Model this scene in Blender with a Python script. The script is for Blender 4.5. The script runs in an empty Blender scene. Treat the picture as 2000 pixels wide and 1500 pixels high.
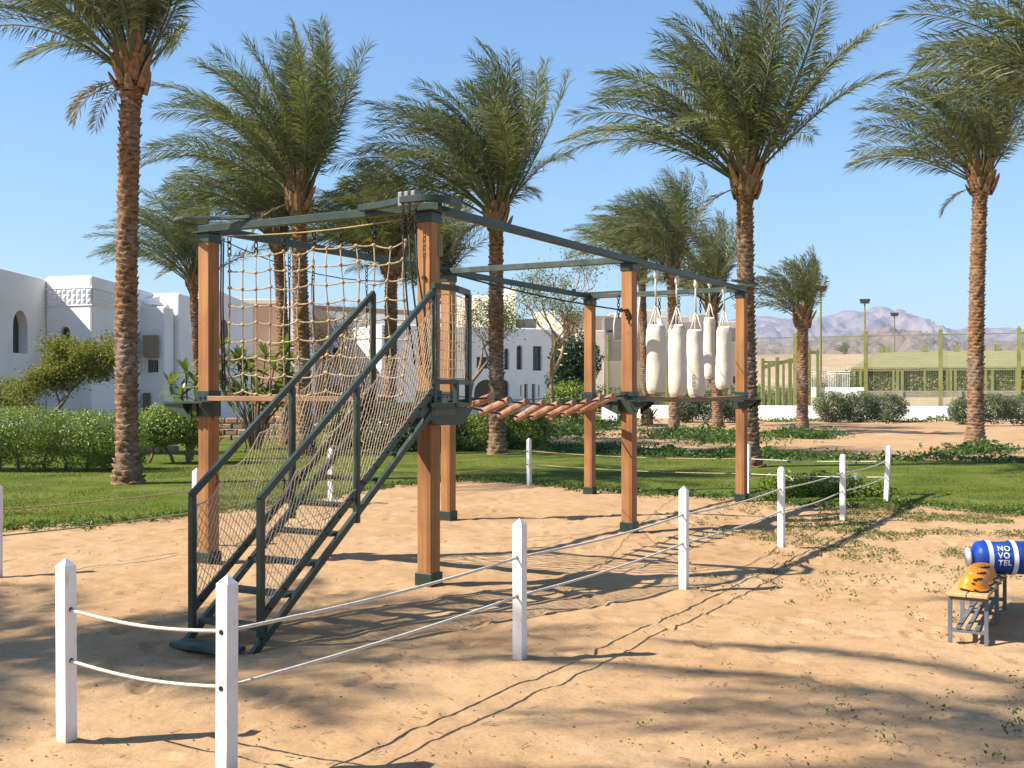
import bpy, bmesh, math, random
import numpy as np
from mathutils import Vector, Matrix

random.seed(7)
D = bpy.data
C = bpy.context.scene.collection
scene = bpy.context.scene
PI = math.pi

# ---------------------------------------------------------------- camera, sky, sun, exposure
FPX, HOR, EYE = 2168.0, 769.0, 1.7
cam = D.objects.new('camera', D.cameras.new('camera'))
C.objects.link(cam)
cam.location = (0, 0, EYE)
cam.rotation_euler = (PI / 2, 0, 0)
cam.data.sensor_width = 36.0
cam.data.lens = FPX / 2000 * 36.0
cam.data.shift_y = (HOR - 750) / 2000
cam.data.clip_start = 0.1
cam.data.clip_end = 20000
scene.camera = cam

SUN_EL = math.radians(44.5)
SUN_TO = Vector((-0.972, -0.235, 0)).normalized()
world = D.worlds.new('World')
scene.world = world
world.use_nodes = True
wn = world.node_tree.nodes
sky = wn.new('ShaderNodeTexSky')
sky.sky_type = 'NISHITA'
sky.sun_disc = False
sky.sun_elevation = SUN_EL
sky.sun_rotation = math.atan2(SUN_TO.x, SUN_TO.y) % (2 * PI)
sky.air_density = 1.4
sky.dust_density = 0.3
sky.ozone_density = 10.0
sky.altitude = 0
bg = wn['Background']
bg.inputs['Strength'].default_value = 0.082
world.node_tree.links.new(sky.outputs[0], bg.inputs['Color'])

sun = D.objects.new('sun', D.lights.new('sun', 'SUN'))
C.objects.link(sun)
sun.data.energy = 5.0
sun.data.angle = math.radians(0.53)
sun.data.color = (1.0, 0.93, 0.82)
sdir = -(SUN_TO * math.cos(SUN_EL) + Vector((0, 0, math.sin(SUN_EL))))
sun.rotation_euler = sdir.to_track_quat('-Z', 'Y').to_euler()
sun.location = (-20, -10, 30)

vs = scene.view_settings
vs.view_transform = 'Standard'
vs.look = 'None'
vs.gamma = 1
vs.exposure = 1.14
vs.use_curve_mapping = False
scene.cycles.use_denoising = True
scene.cycles.max_bounces = 8
scene.cycles.transparent_max_bounces = 8
scene.cycles.volume_bounces = 0
scene.cycles.volume_step_rate = 4
scene.cycles.volume_max_steps = 32

# ---------------------------------------------------------------- measuring helpers
def G(x, y, z=0.0):
    """ground point (at height z) seen at a photo pixel"""
    Y = FPX * (EYE - z) / (y - HOR)
    return np.array([(x - 1000) / FPX * Y, Y])
def at(x, y, Y):
    """3-D point at depth Y seen at a photo pixel"""
    return np.array([(x - 1000) / FPX * Y, Y, EYE - (y - HOR) / FPX * Y])
TH = math.radians(60.5)
O2 = np.array([-0.709, 9.732])
UU = np.array([math.cos(TH), math.sin(TH)])
VV = np.array([-math.sin(TH), math.cos(TH)])
def on_t(x, y, t):
    """(s, t, z) in the frame's own axes on its vertical plane t"""
    d = np.array([(x - 1000) / FPX, 1.0])
    k = (t + O2 @ VV) / (d @ VV)
    p = d * k - O2
    return np.array([p @ UU, t, EYE - (y - HOR) / FPX * k])
def on_s(x, y, s):
    d = np.array([(x - 1000) / FPX, 1.0])
    k = (s + O2 @ UU) / (d @ UU)
    p = d * k - O2
    return np.array([s, p @ VV, EYE - (y - HOR) / FPX * k])
def fw(s, t, z=0):
    p = O2 + UU * s + VV * t
    return np.array([p[0], p[1], z])

# ---------------------------------------------------------------- noise and terrain height
def _hash(ix, iy, seed):
    n = (ix.astype(np.int64) * 374761393 + iy.astype(np.int64) * 668265263 + seed * 974634777) & 0xffffffff
    n = ((n ^ (n >> 13)) * 1274126177) & 0xffffffff
    n = n ^ (n >> 16)
    return (n & 0xffffff) / float(0xffffff)
def vn(x, y, seed=0):
    x = np.asarray(x, float); y = np.asarray(y, float)
    ix = np.floor(x); iy = np.floor(y)
    fx = x - ix; fy = y - iy
    fx = fx * fx * (3 - 2 * fx); fy = fy * fy * (3 - 2 * fy)
    a = _hash(ix, iy, seed); b = _hash(ix + 1, iy, seed); c = _hash(ix, iy + 1, seed); d = _hash(ix + 1, iy + 1, seed)
    return (a * (1 - fx) + b * fx) * (1 - fy) + (c * (1 - fx) + d * fx) * fy
def fbm(x, y, o=4, seed=0):
    s = 0; a = .5
    for i in range(o):
        s = s + a * vn(x * 2 ** i + 17 * i, y * 2 ** i - 9 * i, seed + i); a *= .5
    return s
_edge_px = [(-900, 1060), (-300, 1045), (0, 1033), (180, 1026), (370, 1006), (560, 984), (700, 962), (780, 950), (900, 938), (1034, 944), (1150, 958),
            (1300, 966), (1440, 972), (1540, 985), (1700, 990), (1790, 986), (1830, 993), (2000, 1004), (2400, 1015)]
_e = np.array([G(*p) for p in _edge_px]); _e = _e[np.argsort(_e[:, 0])]
_f = np.array([[-60, 35], [-13, 35], [-11, 60], [-3, 62], [-2, 100], [1.1, 100], [1.3, 35.5], [2.26, 32.6], [3.6, 31.5], [6.6, 29.9], [9, 28.4], [12.5, 27.3], [30, 26.5]])
def y_edge(x):
    return np.interp(x, _e[:, 0], _e[:, 1]) + (vn(np.asarray(x) * 1.7, 0 * np.asarray(x), 5) - .5) * .5 + (vn(np.asarray(x) * 6, 0 * np.asarray(x), 6) - .5) * .25
def y_far(x):
    return np.interp(x, _f[:, 0], _f[:, 1])
_feet = [(-2.15, 5.36), (-1.25, 4.86), (.05, 7.06), (1.47, 9.5), (2.94, 12.12), (4.36, 14.63), (5.75, 17.06)] 
def hz(x, y):
    x = np.asarray(x, float); y = np.asarray(y, float)
    ye = y_edge(x); yf = y_far(x)
    near = np.clip((ye - y - .1) / .7, 0, 1)
    far = np.clip((y - yf - .3) / 2., 0, 1) * np.clip((110 - y) / 30, 0, 1)
    h = (fbm(x * 1.3, y * 1.3, 3, 11) - .45) * .045 + (fbm(x * 5.2, y * 5.2, 4, 21) - .45) * .034
    pits = np.clip(fbm(x * 3.1, y * 2.4, 2, 31) - .52, 0, 1) * -.09
    h = (h + pits) * near
    h = h + (fbm(x * .5, y * .35, 4, 41) - .45) * .28 * far * np.clip((y - 30) / 15, .25, 1)
    r2 = ((x - 4.7) / 1.5) ** 2 + ((y - 9.0) / 1.3) ** 2
    for fx, fy in _feet:
        d2 = (x - fx) ** 2 + (y - fy) ** 2
        h = h * (1 - .8 * np.exp(-d2 / .02)) + .03 * np.exp(-d2 / .03)
    q = fw(-2.7, .05)
    h = h - .05 * np.exp(-((x - q[0]) ** 2 + (y - q[1]) ** 2) / .16)
    return h + .13 * np.exp(-r2 * 1.1)
def gz(x, y):
    return float(hz(np.array([x]), np.array([y]))[0])

# ---------------------------------------------------------------- mesh helpers
class MB:
    def __init__(s): s.v = []; s.f = []
    def add(s, V, F):
        k = len(s.v)
        s.v.extend([tuple(map(float, p)) for p in V]); s.f.extend([tuple(i + k for i in q) for q in F])
        return s
    def box(s, c, size, ax=None):
        hx, hy, hz_ = [q / 2 for q in size]
        P = np.array([(x, y, z) for z in (-hz_, hz_) for x, y in ((-hx, -hy), (hx, -hy), (hx, hy), (-hx, hy))])
        if ax is not None: P = P @ np.array(ax, float)
        P = P + np.array(c, float)
        return s.add(P, [(3, 2, 1, 0), (4, 5, 6, 7), (0, 1, 5, 4), (1, 2, 6, 5), (2, 3, 7, 6), (3, 0, 4, 7)])
    def bar(s, a, b, w, h, up=(0, 0, 1)):
        a = np.array(a, float); b = np.array(b, float); d = b - a; L = np.linalg.norm(d); d = d / L
        up = np.array(up, float)
        sd = np.cross(d, up)
        if np.linalg.norm(sd) < 1e-6: sd = np.cross(d, (1, 0, 0))
        sd /= np.linalg.norm(sd); u2 = np.cross(sd, d)
        return s.box((a + b) / 2, (L, w, h), [d, sd, u2])
    def tube(s, pts, r, n=6, cap=True, close=False):
        pts = np.array(pts, float); m = len(pts)
        r = np.broadcast_to(np.array(r, float), (m,))
        T = np.gradient(pts, axis=0)
        if close: T = np.roll(pts, -1, 0) - np.roll(pts, 1, 0)
        T /= np.linalg.norm(T, axis=1)[:, None] + 1e-12
        ref = np.array([0, 0, 1.0]) if abs(T[0][2]) < .9 else np.array([1.0, 0, 0])
        N = np.cross(T[0], ref); N /= np.linalg.norm(N)
        V = []; ang = np.arange(n) * 2 * PI / n
        for i in range(m):
            N = N - T[i] * (N @ T[i]); N /= np.linalg.norm(N) + 1e-12
            B = np.cross(T[i], N)
            V += [pts[i] + r[i] * (math.cos(a) * N + math.sin(a) * B) for a in ang]
        F = []
        for i in range(m if close else m - 1):
            j = (i + 1) % m
            for k in range(n):
                F.append((i * n + k, i * n + (k + 1) % n, j * n + (k + 1) % n, j * n + k))
        if cap and not close:
            F.append(tuple(range(n - 1, -1, -1))); F.append(tuple((m - 1) * n + k for k in range(n)))
        return s.add(V, F)
    def prism(s, poly, z0, z1, ax=None, c=(0, 0, 0)):
        n = len(poly)
        P = np.array([(x, y, z0) for x, y in poly] + [(x, y, z1) for x, y in poly], float)
        if ax is not None: P = P @ np.array(ax, float)
        P = P + np.array(c, float)
        return s.add(P, [tuple(range(n - 1, -1, -1)), tuple(range(n, 2 * n))] + [(i, (i + 1) % n, n + (i + 1) % n, n + i) for i in range(n)])
    def lathe(s, prof, c=(0, 0, 0), n=16, fn=None):
        V = []; m = len(prof)
        for (r, z) in prof:
            for k in range(n):
                a = 2 * PI * k / n
                rr = r * (fn(a, z) if fn else 1)
                V.append((c[0] + rr * math.cos(a), c[1] + rr * math.sin(a), c[2] + z))
        F = [(i * n + k, i * n + (k + 1) % n, (i + 1) * n + (k + 1) % n, (i + 1) * n + k) for i in range(m - 1) for k in range(n)]
        F += [tuple(range(n - 1, -1, -1)), tuple((m - 1) * n + k for k in range(n))]
        return s.add(V, F)
    def mesh(s, name, org=None, bevel=0, smooth=False, seg=2):
        me = D.meshes.new(name)
        v = s.v
        if org is not None: v = [(a - org[0], b - org[1], c - org[2]) for a, b, c in v]
        me.from_pydata(v, [], s.f)
        if bevel:
            bm = bmesh.new(); bm.from_mesh(me)
            bmesh.ops.bevel(bm, geom=[e for e in bm.edges if len(e.link_faces) == 2 and e.calc_face_angle(0) > .5], offset=bevel, segments=seg, affect='EDGES', profile=.5, clamp_overlap=True)
            bm.to_mesh(me); bm.free()
        if smooth:
            me.polygons.foreach_set('use_smooth', [True] * len(me.polygons))
        me.update()
        return me
def link(name, me, m, parent=None):
    if m is not None and len(me.materials) == 0: me.materials.append(m)
    o = D.objects.new(name, me); C.objects.link(o)
    if parent is not None: o.parent = parent
    return o
def obj(name, mb, m, parent=None, org=None, bevel=0, smooth=False, kind=None, seg=2):
    o = link(name, mb.mesh(name, org, bevel, smooth, seg), m, parent)
    if kind: o['kind'] = kind
    return o
def tag(o, label, cat, group=None):
    o['label'] = label; o['category'] = cat
    if group: o['group'] = group
    return o
def thing(name, label, cat, loc=(0, 0, 0), rz=0, group=None):
    o = D.objects.new(name, None); C.objects.link(o)
    o.empty_display_size = .2
    o.location = [float(q) for q in loc]; o.rotation_euler = (0, 0, rz)
    return tag(o, label, cat, group)
def np_mesh(name, V, F, smooth=False):
    """triangles or quads from numpy arrays, fast"""
    me = D.meshes.new(name)
    F = np.asarray(F, np.int32); n = F.shape[1]
    me.vertices.add(len(V)); me.vertices.foreach_set('co', np.asarray(V, np.float32).ravel())
    me.loops.add(F.size); me.loops.foreach_set('vertex_index', F.ravel())
    me.polygons.add(len(F)); me.polygons.foreach_set('loop_start', np.arange(len(F), dtype=np.int32) * n)
    me.polygons.foreach_set('loop_total', np.full(len(F), n, np.int32))
    if smooth: me.polygons.foreach_set('use_smooth', np.ones(len(F), bool))
    me.update(calc_edges=True)
    return me

# ---------------------------------------------------------------- materials
def _new(name):
    m = D.materials.new(name); m.use_nodes = True
    return m, m.node_tree.nodes, m.node_tree.links, m.node_tree.nodes['Principled BSDF']
def _tc(N, L, coords, scale):
    tc = N.new('ShaderNodeTexCoord'); mp = N.new('ShaderNodeMapping')
    mp.inputs['Scale'].default_value = scale if hasattr(scale, '__len__') else (scale,) * 3
    L.new(tc.outputs[coords], mp.inputs['Vector'])
    return mp.outputs[0]
ALB = .72
def dim(cs, k=None):
    k = ALB if k is None else k
    return [tuple(min(.86, q * k) for q in c) for c in cs]
def _ramp(N, stops):
    r = N.new('ShaderNodeValToRGB'); e = r.color_ramp.elements
    while len(e) < len(stops): e.new(.5)
    for q, (p, c) in zip(e, stops): q.position = p; q.color = (*c, 1)
    return r
def pmat(name, stops, scale=4, rough=.7, detail=5, bump=0, bscale=None, spec=.3, coords='Object', metal=0, dist=.01):
    """noise-coloured surface: stops = list of colours low..high"""
    stops = dim(stops, {'white_painted_post': .97, 'white_stucco': 1, 'cream_wall': .9, 'cream_canvas': .88, 'white_webbing': .95, 'pale_rope': .9, 'blue_vinyl': .85}.get(name))
    m, N, L, P = _new(name)
    v = _tc(N, L, coords, scale)
    nz = N.new('ShaderNodeTexNoise'); nz.inputs['Scale'].default_value = 1; nz.inputs['Detail'].default_value = detail
    L.new(v, nz.inputs['Vector'])
    k = len(stops)
    r = _ramp(N, [(.3 + .4 * i / max(1, k - 1), c) for i, c in enumerate(stops)])
    L.new(nz.outputs[0], r.inputs[0]); L.new(r.outputs[0], P.inputs['Base Color'])
    P.inputs['Roughness'].default_value = rough; P.inputs['Specular IOR Level'].default_value = spec; P.inputs['Metallic'].default_value = metal
    if bump:
        v2 = _tc(N, L, coords, bscale or scale)
        n2 = N.new('ShaderNodeTexNoise'); n2.inputs['Scale'].default_value = 1; n2.inputs['Detail'].default_value = 6
        L.new(v2, n2.inputs['Vector'])
        b = N.new('ShaderNodeBump'); b.inputs['Strength'].default_value = bump; b.inputs['Distance'].default_value = dist
        L.new(n2.outputs[0], b.inputs['Height']); L.new(b.outputs[0], P.inputs['Normal'])
    return m
def leafmat(name, cols, rough=.5, trans=.25, spec=.35, tcol=None):
    cols = dim(cols, 1.0 if 'petals' in name else None)
    m, N, L, P = _new(name)
    g = N.new('ShaderNodeNewGeometry')
    r = _ramp(N, [(i / max(1, len(cols) - 1), c) for i, c in enumerate(cols)])
    L.new(g.outputs['Random Per Island'], r.inputs[0]); L.new(r.outputs[0], P.inputs['Base Color'])
    P.inputs['Roughness'].default_value = rough; P.inputs['Specular IOR Level'].default_value = spec
    if trans:
        t = N.new('ShaderNodeBsdfTranslucent'); mx = N.new('ShaderNodeMixShader'); mx.inputs[0].default_value = trans
        mix = N.new('ShaderNodeMix'); mix.data_type = 'RGBA'; mix.blend_type = 'MULTIPLY'; mix.inputs[0].default_value = 1
        L.new(r.outputs[0], mix.inputs[6]); mix.inputs[7].default_value = (*(tcol or (1.6, 1.7, .6)), 1)
        L.new(mix.outputs[2], t.inputs[0])
        L.new(P.outputs[0], mx.inputs[1]); L.new(t.outputs[0], mx.inputs[2])
        L.new(mx.outputs[0], N['Material Output'].inputs[0])
    return m
def sandmat(name, cols, fine=1.0):
    cols = dim(cols)
    m, N, L, P = _new(name)
    tc = N.new('ShaderNodeTexCoord')
    def noise(scale, det, rgh=.6):
        n = N.new('ShaderNodeTexNoise'); n.inputs['Scale'].default_value = scale; n.inputs['Detail'].default_value = det; n.inputs['Roughness'].default_value = rgh
        L.new(tc.outputs['Object'], n.inputs['Vector']); return n
    a = noise(.55, 6, .65); b = noise(38 * fine, 4, .7); c = noise(5 * fine, 6, .7)
    r = _ramp(N, [(.3, cols[0]), (.5, cols[1]), (.72, cols[2])]); L.new(a.outputs[0], r.inputs[0])
    r2 = _ramp(N, [(.28, (.74, .71, .66)), (.5, (.97, .96, .95)), (.8, (1.12, 1.1, 1.06))]); L.new(b.outputs[0], r2.inputs[0])
    r3 = _ramp(N, [(.25, (.74, .70, .66)), (.5, (1, 1, 1)), (.75, (1.08, 1.07, 1.05))]); L.new(c.outputs[0], r3.inputs[0])
    def mul(x, y, f):
        q = N.new('ShaderNodeMix'); q.data_type = 'RGBA'; q.blend_type = 'MULTIPLY'; q.inputs[0].default_value = f
        L.new(x, q.inputs[6]); L.new(y, q.inputs[7]); return q.outputs[2]
    o = mul(mul(r.outputs[0], r2.outputs[0], .8), r3.outputs[0], .8)
    # dark specks: little twigs, droppings and pebbles
    vo = N.new('ShaderNodeTexVoronoi'); vo.inputs['Scale'].default_value = 7 * fine; L.new(tc.outputs['Object'], vo.inputs['Vector'])
    lt = N.new('ShaderNodeMath'); lt.operation = 'LESS_THAN'; lt.inputs[1].default_value = .085; L.new(vo.outputs['Distance'], lt.inputs[0])
    sp = noise(1.3, 2); gt = N.new('ShaderNodeMath'); gt.operation = 'GREATER_THAN'; gt.inputs[1].default_value = .53; L.new(sp.outputs[0], gt.inputs[0])
    mm = N.new('ShaderNodeMath'); mm.operation = 'MULTIPLY'; L.new(lt.outputs[0], mm.inputs[0]); L.new(gt.outputs[0], mm.inputs[1])
    ms = N.new('ShaderNodeMath'); ms.operation = 'MULTIPLY'; ms.inputs[1].default_value = .4; L.new(mm.outputs[0], ms.inputs[0])
    q = N.new('ShaderNodeMix'); q.data_type = 'RGBA'; L.new(ms.outputs[0], q.inputs[0]); L.new(o, q.inputs[6]); q.inputs[7].default_value = (.12, .075, .04, 1)
    L.new(q.outputs[2], P.inputs['Base Color'])
    P.inputs['Roughness'].default_value = .95; P.inputs['Specular IOR Level'].default_value = .1
    ad = N.new('ShaderNodeMath'); ad.operation = 'MULTIPLY_ADD'; ad.inputs[1].default_value = .35; L.new(b.outputs[0], ad.inputs[0]); L.new(c.outputs[0], ad.inputs[2])
    bp = N.new('ShaderNodeBump'); bp.inputs['Strength'].default_value = .45; bp.inputs['Distance'].default_value = .03
    L.new(ad.outputs[0], bp.inputs['Height']); L.new(bp.outputs[0], P.inputs['Normal'])
    return m
def woodmat(name, cols, scale):
    cols = dim(cols)
    m, N, L, P = _new(name)
    v = _tc(N, L, 'Object', scale)
    n = N.new('ShaderNodeTexNoise'); n.inputs['Scale'].default_value = 1; n.inputs['Detail'].default_value = 7; n.inputs['Roughness'].default_value = .65; n.inputs['Distortion'].default_value = .6
    L.new(v, n.inputs['Vector'])
    oi = N.new('ShaderNodeObjectInfo')
    r = _ramp(N, [(.32, cols[0]), (.46, cols[1]), (.58, cols[2]), (.74, cols[0])]); L.new(n.outputs[0], r.inputs[0])
    v2 = _tc(N, L, 'Object', 3.0)
    vo = N.new('ShaderNodeTexVoronoi'); vo.inputs['Scale'].default_value = 1; L.new(v2, vo.inputs['Vector'])
    r2 = _ramp(N, [(.0, (.28, .2, .15)), (.09, (.55, .45, .4)), (.16, (1, 1, 1))]); L.new(vo.outputs['Distance'], r2.inputs[0])
    q = N.new('ShaderNodeMix'); q.data_type = 'RGBA'; q.blend_type = 'MULTIPLY'; q.inputs[0].default_value = .75
    L.new(r.outputs[0], q.inputs[6]); L.new(r2.outputs[0], q.inputs[7])
    v3 = _tc(N, L, 'Object', 1.3)
    n3 = N.new('ShaderNodeTexNoise'); n3.inputs['Scale'].default_value = 1; n3.inputs['Detail'].default_value = 5; L.new(v3, n3.inputs['Vector'])
    r3 = _ramp(N, [(.3, (.72, .68, .66)), (.6, (1.08, 1.05, 1.0))]); L.new(n3.outputs[0], r3.inputs[0])
    q2 = N.new('ShaderNodeMix'); q2.data_type = 'RGBA'; q2.blend_type = 'MULTIPLY'; q2.inputs[0].default_value = 1
    L.new(q.outputs[2], q2.inputs[6]); L.new(r3.outputs[0], q2.inputs[7])
    L.new(q2.outputs[2], P.inputs['Base Color'])
    P.inputs['Roughness'].default_value = .62; P.inputs['Specular IOR Level'].default_value = .3
    b = N.new('ShaderNodeBump'); b.inputs['Strength'].default_value = .35; b.inputs['Distance'].default_value = .004
    L.new(n.outputs[0], b.inputs['Height']); L.new(b.outputs[0], P.inputs['Normal'])
    return m

M = {}
M['sand'] = sandmat('sand', [(.46, .275, .135), (.55, .35, .185), (.61, .41, .23)])
M['grass_base'] = pmat('lawn_turf', [(.085, .115, .012), (.135, .17, .02), (.20, .215, .045)], scale=.8, rough=.9, bump=.8, bscale=45, detail=8, spec=.1, dist=.04)
M['grass'] = leafmat('grass_blades', [(.085, .125, .01), (.14, .185, .018), (.19, .22, .03), (.26, .25, .07)], rough=.6, trans=.3, spec=.2)
M['wood'] = woodmat('pine_post', [(.23, .092, .027), (.40, .178, .06), (.49, .245, .092)], (14, 14, .5))
M['plank'] = woodmat('weathered_plank', [(.19, .10, .045), (.32, .17, .08), (.40, .23, .12)], (14, .8, 14))
M['plank_s'] = woodmat('weathered_beam_plank', [(.19, .11, .05), (.30, .18, .09), (.38, .24, .13)], (.8, 14, 14))
M['log'] = pmat('red_log', [(.27, .11, .06), (.42, .21, .125), (.54, .33, .22)], scale=(8, 8, 8), rough=.6, bump=.3, bscale=30)
M['green'] = pmat('green_painted_steel', [(.018, .034, .022), (.026, .048, .031), (.042, .066, .043)], scale=5, rough=.42, detail=6, bump=.12, bscale=60, spec=.5)
M['green_dusty'] = pmat('dusty_green_steel', [(.045, .07, .055), (.075, .10, .08), (.12, .14, .115)], scale=7, rough=.6, detail=7, bump=.15, bscale=50)
M['black_metal'] = pmat('black_steel', [(.012, .013, .013), (.03, .032, .03)], scale=9, rough=.5)
M['chain'] = pmat('rusty_chain', [(.03, .025, .022), (.09, .065, .05)], scale=40, rough=.5, metal=.5)
M['grey_plastic'] = pmat('grey_plastic', [(.26, .27, .28), (.36, .37, .38)], scale=8, rough=.55)
M['rope'] = pmat('manila_rope', [(.34, .25, .13), (.52, .40, .23), (.62, .50, .32)], scale=40, rough=.9, bump=.6, bscale=130, spec=.1)
M['net_cord'] = pmat('net_cord', [(.52, .40, .25), (.74, .60, .42)], scale=30, rough=.9, spec=.1)
M['dark_rope'] = pmat('dark_rope', [(.02, .02, .02), (.06, .055, .05)], scale=60, rough=.8)
M['pale_rope'] = pmat('pale_rope', [(.55, .50, .40), (.72, .68, .58)], scale=40, rough=.85, bump=.4, bscale=160)
M['white_paint'] = pmat('white_painted_post', [(.72, .69, .63), (.81, .785, .735), (.84, .815, .765)], scale=3, rough=.5, bump=.1, bscale=(40, 40, 6), detail=7)
M['canvas'] = pmat('cream_canvas', [(.58, .52, .40), (.68, .62, .50), (.73, .68, .56)], scale=(2.5, 2.5, 1.6), rough=.85, bump=.25, bscale=18, spec=.15, dist=.02)
M['dirty_canvas'] = pmat('worn_canvas_base', [(.42, .33, .2), (.58, .49, .35)], scale=7, rough=.9)
M['bark'] = None
def barkmat():
    m, N, L, P = _new('palm_bark')
    tc = N.new('ShaderNodeTexCoord')
    n = N.new('ShaderNodeTexNoise'); n.inputs['Scale'].default_value = 7; n.inputs['Detail'].default_value = 6; n.inputs['Roughness'].default_value = .7
    mp = N.new('ShaderNodeMapping'); mp.inputs['Scale'].default_value = (1, 1, 2.2); L.new(tc.outputs['Object'], mp.inputs[0]); L.new(mp.outputs[0], n.inputs['Vector'])
    r = _ramp(N, [(.3, (.03, .015, .007)), (.44, (.15, .075, .032)), (.58, (.29, .16, .072)), (.76, (.40, .265, .15))]); L.new(n.outputs[0], r.inputs[0])
    n2 = N.new('ShaderNodeTexNoise'); n2.inputs['Scale'].default_value = .6; n2.inputs['Detail'].default_value = 3; L.new(tc.outputs['Object'], n2.inputs['Vector'])
    hs = N.new('ShaderNodeHueSaturation'); L.new(r.outputs[0], hs.inputs['Color'])
    mr = N.new('ShaderNodeMapRange'); mr.inputs[1].default_value = .35; mr.inputs[2].default_value = .65; mr.inputs[3].default_value = .65; mr.inputs[4].default_value = 1.1
    L.new(n2.outputs[0], mr.inputs[0]); L.new(mr.outputs[0], hs.inputs['Saturation'])
    L.new(hs.outputs[0], P.inputs['Base Color']); P.inputs['Roughness'].default_value = .9; P.inputs['Specular IOR Level'].default_value = .15
    n3 = N.new('ShaderNodeTexNoise'); n3.inputs['Scale'].default_value = 28; n3.inputs['Detail'].default_value = 5; L.new(mp.outputs[0], n3.inputs['Vector'])
    b = N.new('ShaderNodeBump'); b.inputs['Strength'].default_value = .7; b.inputs['Distance'].default_value = .03; L.new(n3.outputs[0], b.inputs['Height']); L.new(b.outputs[0], P.inputs['Normal'])
    return m
M['bark'] = barkmat()
M['boot'] = pmat('palm_leaf_base', [(.20, .10, .04), (.38, .22, .10), (.50, .33, .17)], scale=9, rough=.85, bump=.5, bscale=40)
M['frond'] = leafmat('palm_leaflets', [(.09, .115, .042), (.15, .175, .066), (.22, .235, .10), (.34, .32, .18)], rough=.5, trans=.22, spec=.35)
M['dry_frond'] = leafmat('dry_palm_leaflets', [(.30, .24, .12), (.44, .37, .2)], rough=.7, trans=.2, tcol=(1.1, 1, .8))
M['hedge'] = leafmat('hedge_leaves', [(.10, .15, .012), (.17, .24, .022), (.25, .32, .035), (.33, .38, .06)], rough=.4, trans=.3, spec=.45)
M['shrub'] = leafmat('grey_green_shrub', [(.075, .105, .038), (.115, .15, .055), (.17, .2, .085)], rough=.55, trans=.2)
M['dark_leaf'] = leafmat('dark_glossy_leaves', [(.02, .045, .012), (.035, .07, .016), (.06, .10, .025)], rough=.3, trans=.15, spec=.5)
M['olive_leaf'] = leafmat('olive_leaves', [(.12, .15, .018), (.18, .21, .03), (.25, .25, .04), (.32, .24, .06)], rough=.6, trans=.35)
M['feather_leaf'] = leafmat('feathery_leaves', [(.09, .13, .03), (.14, .19, .05), (.2, .23, .09)], rough=.6, trans=.35)
M['plumeria'] = leafmat('plumeria_leaves', [(.09, .14, .025), (.14, .19, .035), (.2, .23, .05), (.3, .3, .08)], rough=.35, trans=.3, spec=.5)
M['groundcover'] = leafmat('ground_cover_leaves', [(.04, .085, .012), (.075, .14, .02), (.12, .2, .035)], rough=.45, trans=.3)
M['weed'] = leafmat('weed_leaves', [(.07, .10, .018), (.12, .16, .03), (.2, .2, .06), (.28, .24, .1)], rough=.6, trans=.3)
M['agave'] = leafmat('agave_leaves', [(.12, .16, .07), (.18, .22, .10), (.26, .3, .16)], rough=.5, trans=.08)
M['crumb'] = pmat('brown_crumbs', [(.12, .065, .03), (.30, .18, .09)], scale=3, rough=.95)
M['ivy'] = leafmat('ivy_leaves', [(.11, .13, .03), (.2, .2, .06), (.32, .28, .12), (.5, .4, .22)], rough=.6, trans=.2)
M['flower'] = leafmat('pale_pink_petals', [(.72, .55, .62), (.8, .7, .74)], rough=.6, trans=.3, tcol=(1, .8, .9))
M['twig'] = pmat('grey_bark', [(.16, .11, .075), (.28, .2, .14), (.36, .27, .19)], scale=9, rough=.9, bump=.4, bscale=40)
M['orange_bark'] = pmat('orange_bark', [(.28, .16, .075), (.45, .28, .14), (.55, .38, .22)], scale=4, rough=.8, bump=.4, bscale=30)
M['stucco'] = pmat('white_stucco', [(.80, .775, .735), (.85, .825, .785), (.87, .845, .805)], scale=.6, rough=.85, bump=.2, bscale=8, detail=8, spec=.15)
M['cream_wall'] = pmat('cream_wall', [(.62, .54, .42), (.72, .65, .53)], scale=.5, rough=.9, spec=.1)
M['tan_wall'] = pmat('tan_plaster', [(.38, .24, .15), (.48, .32, .21)], scale=.6, rough=.9, bump=.2, bscale=5)
M['sand_wall'] = pmat('sand_coloured_wall', [(.44, .35, .25), (.56, .46, .34)], scale=.3, rough=.9)
M['grey_wall'] = pmat('grey_brown_wall', [(.24, .20, .17), (.32, .27, .23)], scale=.5, rough=.9)
M['dark_glass'] = pmat('dark_window', [(.012, .014, .018), (.03, .034, .04)], scale=2, rough=.15, spec=.6)
M['red_brown'] = pmat('red_brown_shutter', [(.10, .03, .02), (.16, .055, .035)], scale=5, rough=.6)
M['shutter'] = pmat('beige_shutter', [(.30, .24, .17), (.36, .29, .21)], scale=2, rough=.7)
M['olive_door'] = pmat('olive_door', [(.20, .18, .09), (.26, .23, .12)], scale=2, rough=.6)
M['lime'] = pmat('lime_green_paint', [(.20, .195, .05), (.26, .26, .075), (.31, .31, .1)], scale=1.5, rough=.6)
M['lime_roof'] = pmat('pale_green_roof_board', [(.27, .25, .105), (.33, .305, .14), (.38, .35, .175)], scale=(.4, 3, 3), rough=.7)
M['lime_dark'] = pmat('green_steel_wire', [(.26, .33, .14), (.36, .42, .2)], scale=3, rough=.6)
M['slat_grey'] = pmat('grey_slat', [(.32, .27, .21), (.42, .36, .29)], scale=2, rough=.8)
M['court'] = pmat('sandy_court_board', [(.62, .50, .34), (.72, .60, .43)], scale=.8, rough=.9)
M['bench_wood'] = pmat('bench_plank', [(.50, .26, .09), (.68, .42, .17), (.76, .5, .24)], scale=(1.2, 16, 10), rough=.5, bump=.15, bscale=(2, 40, 20))
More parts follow.
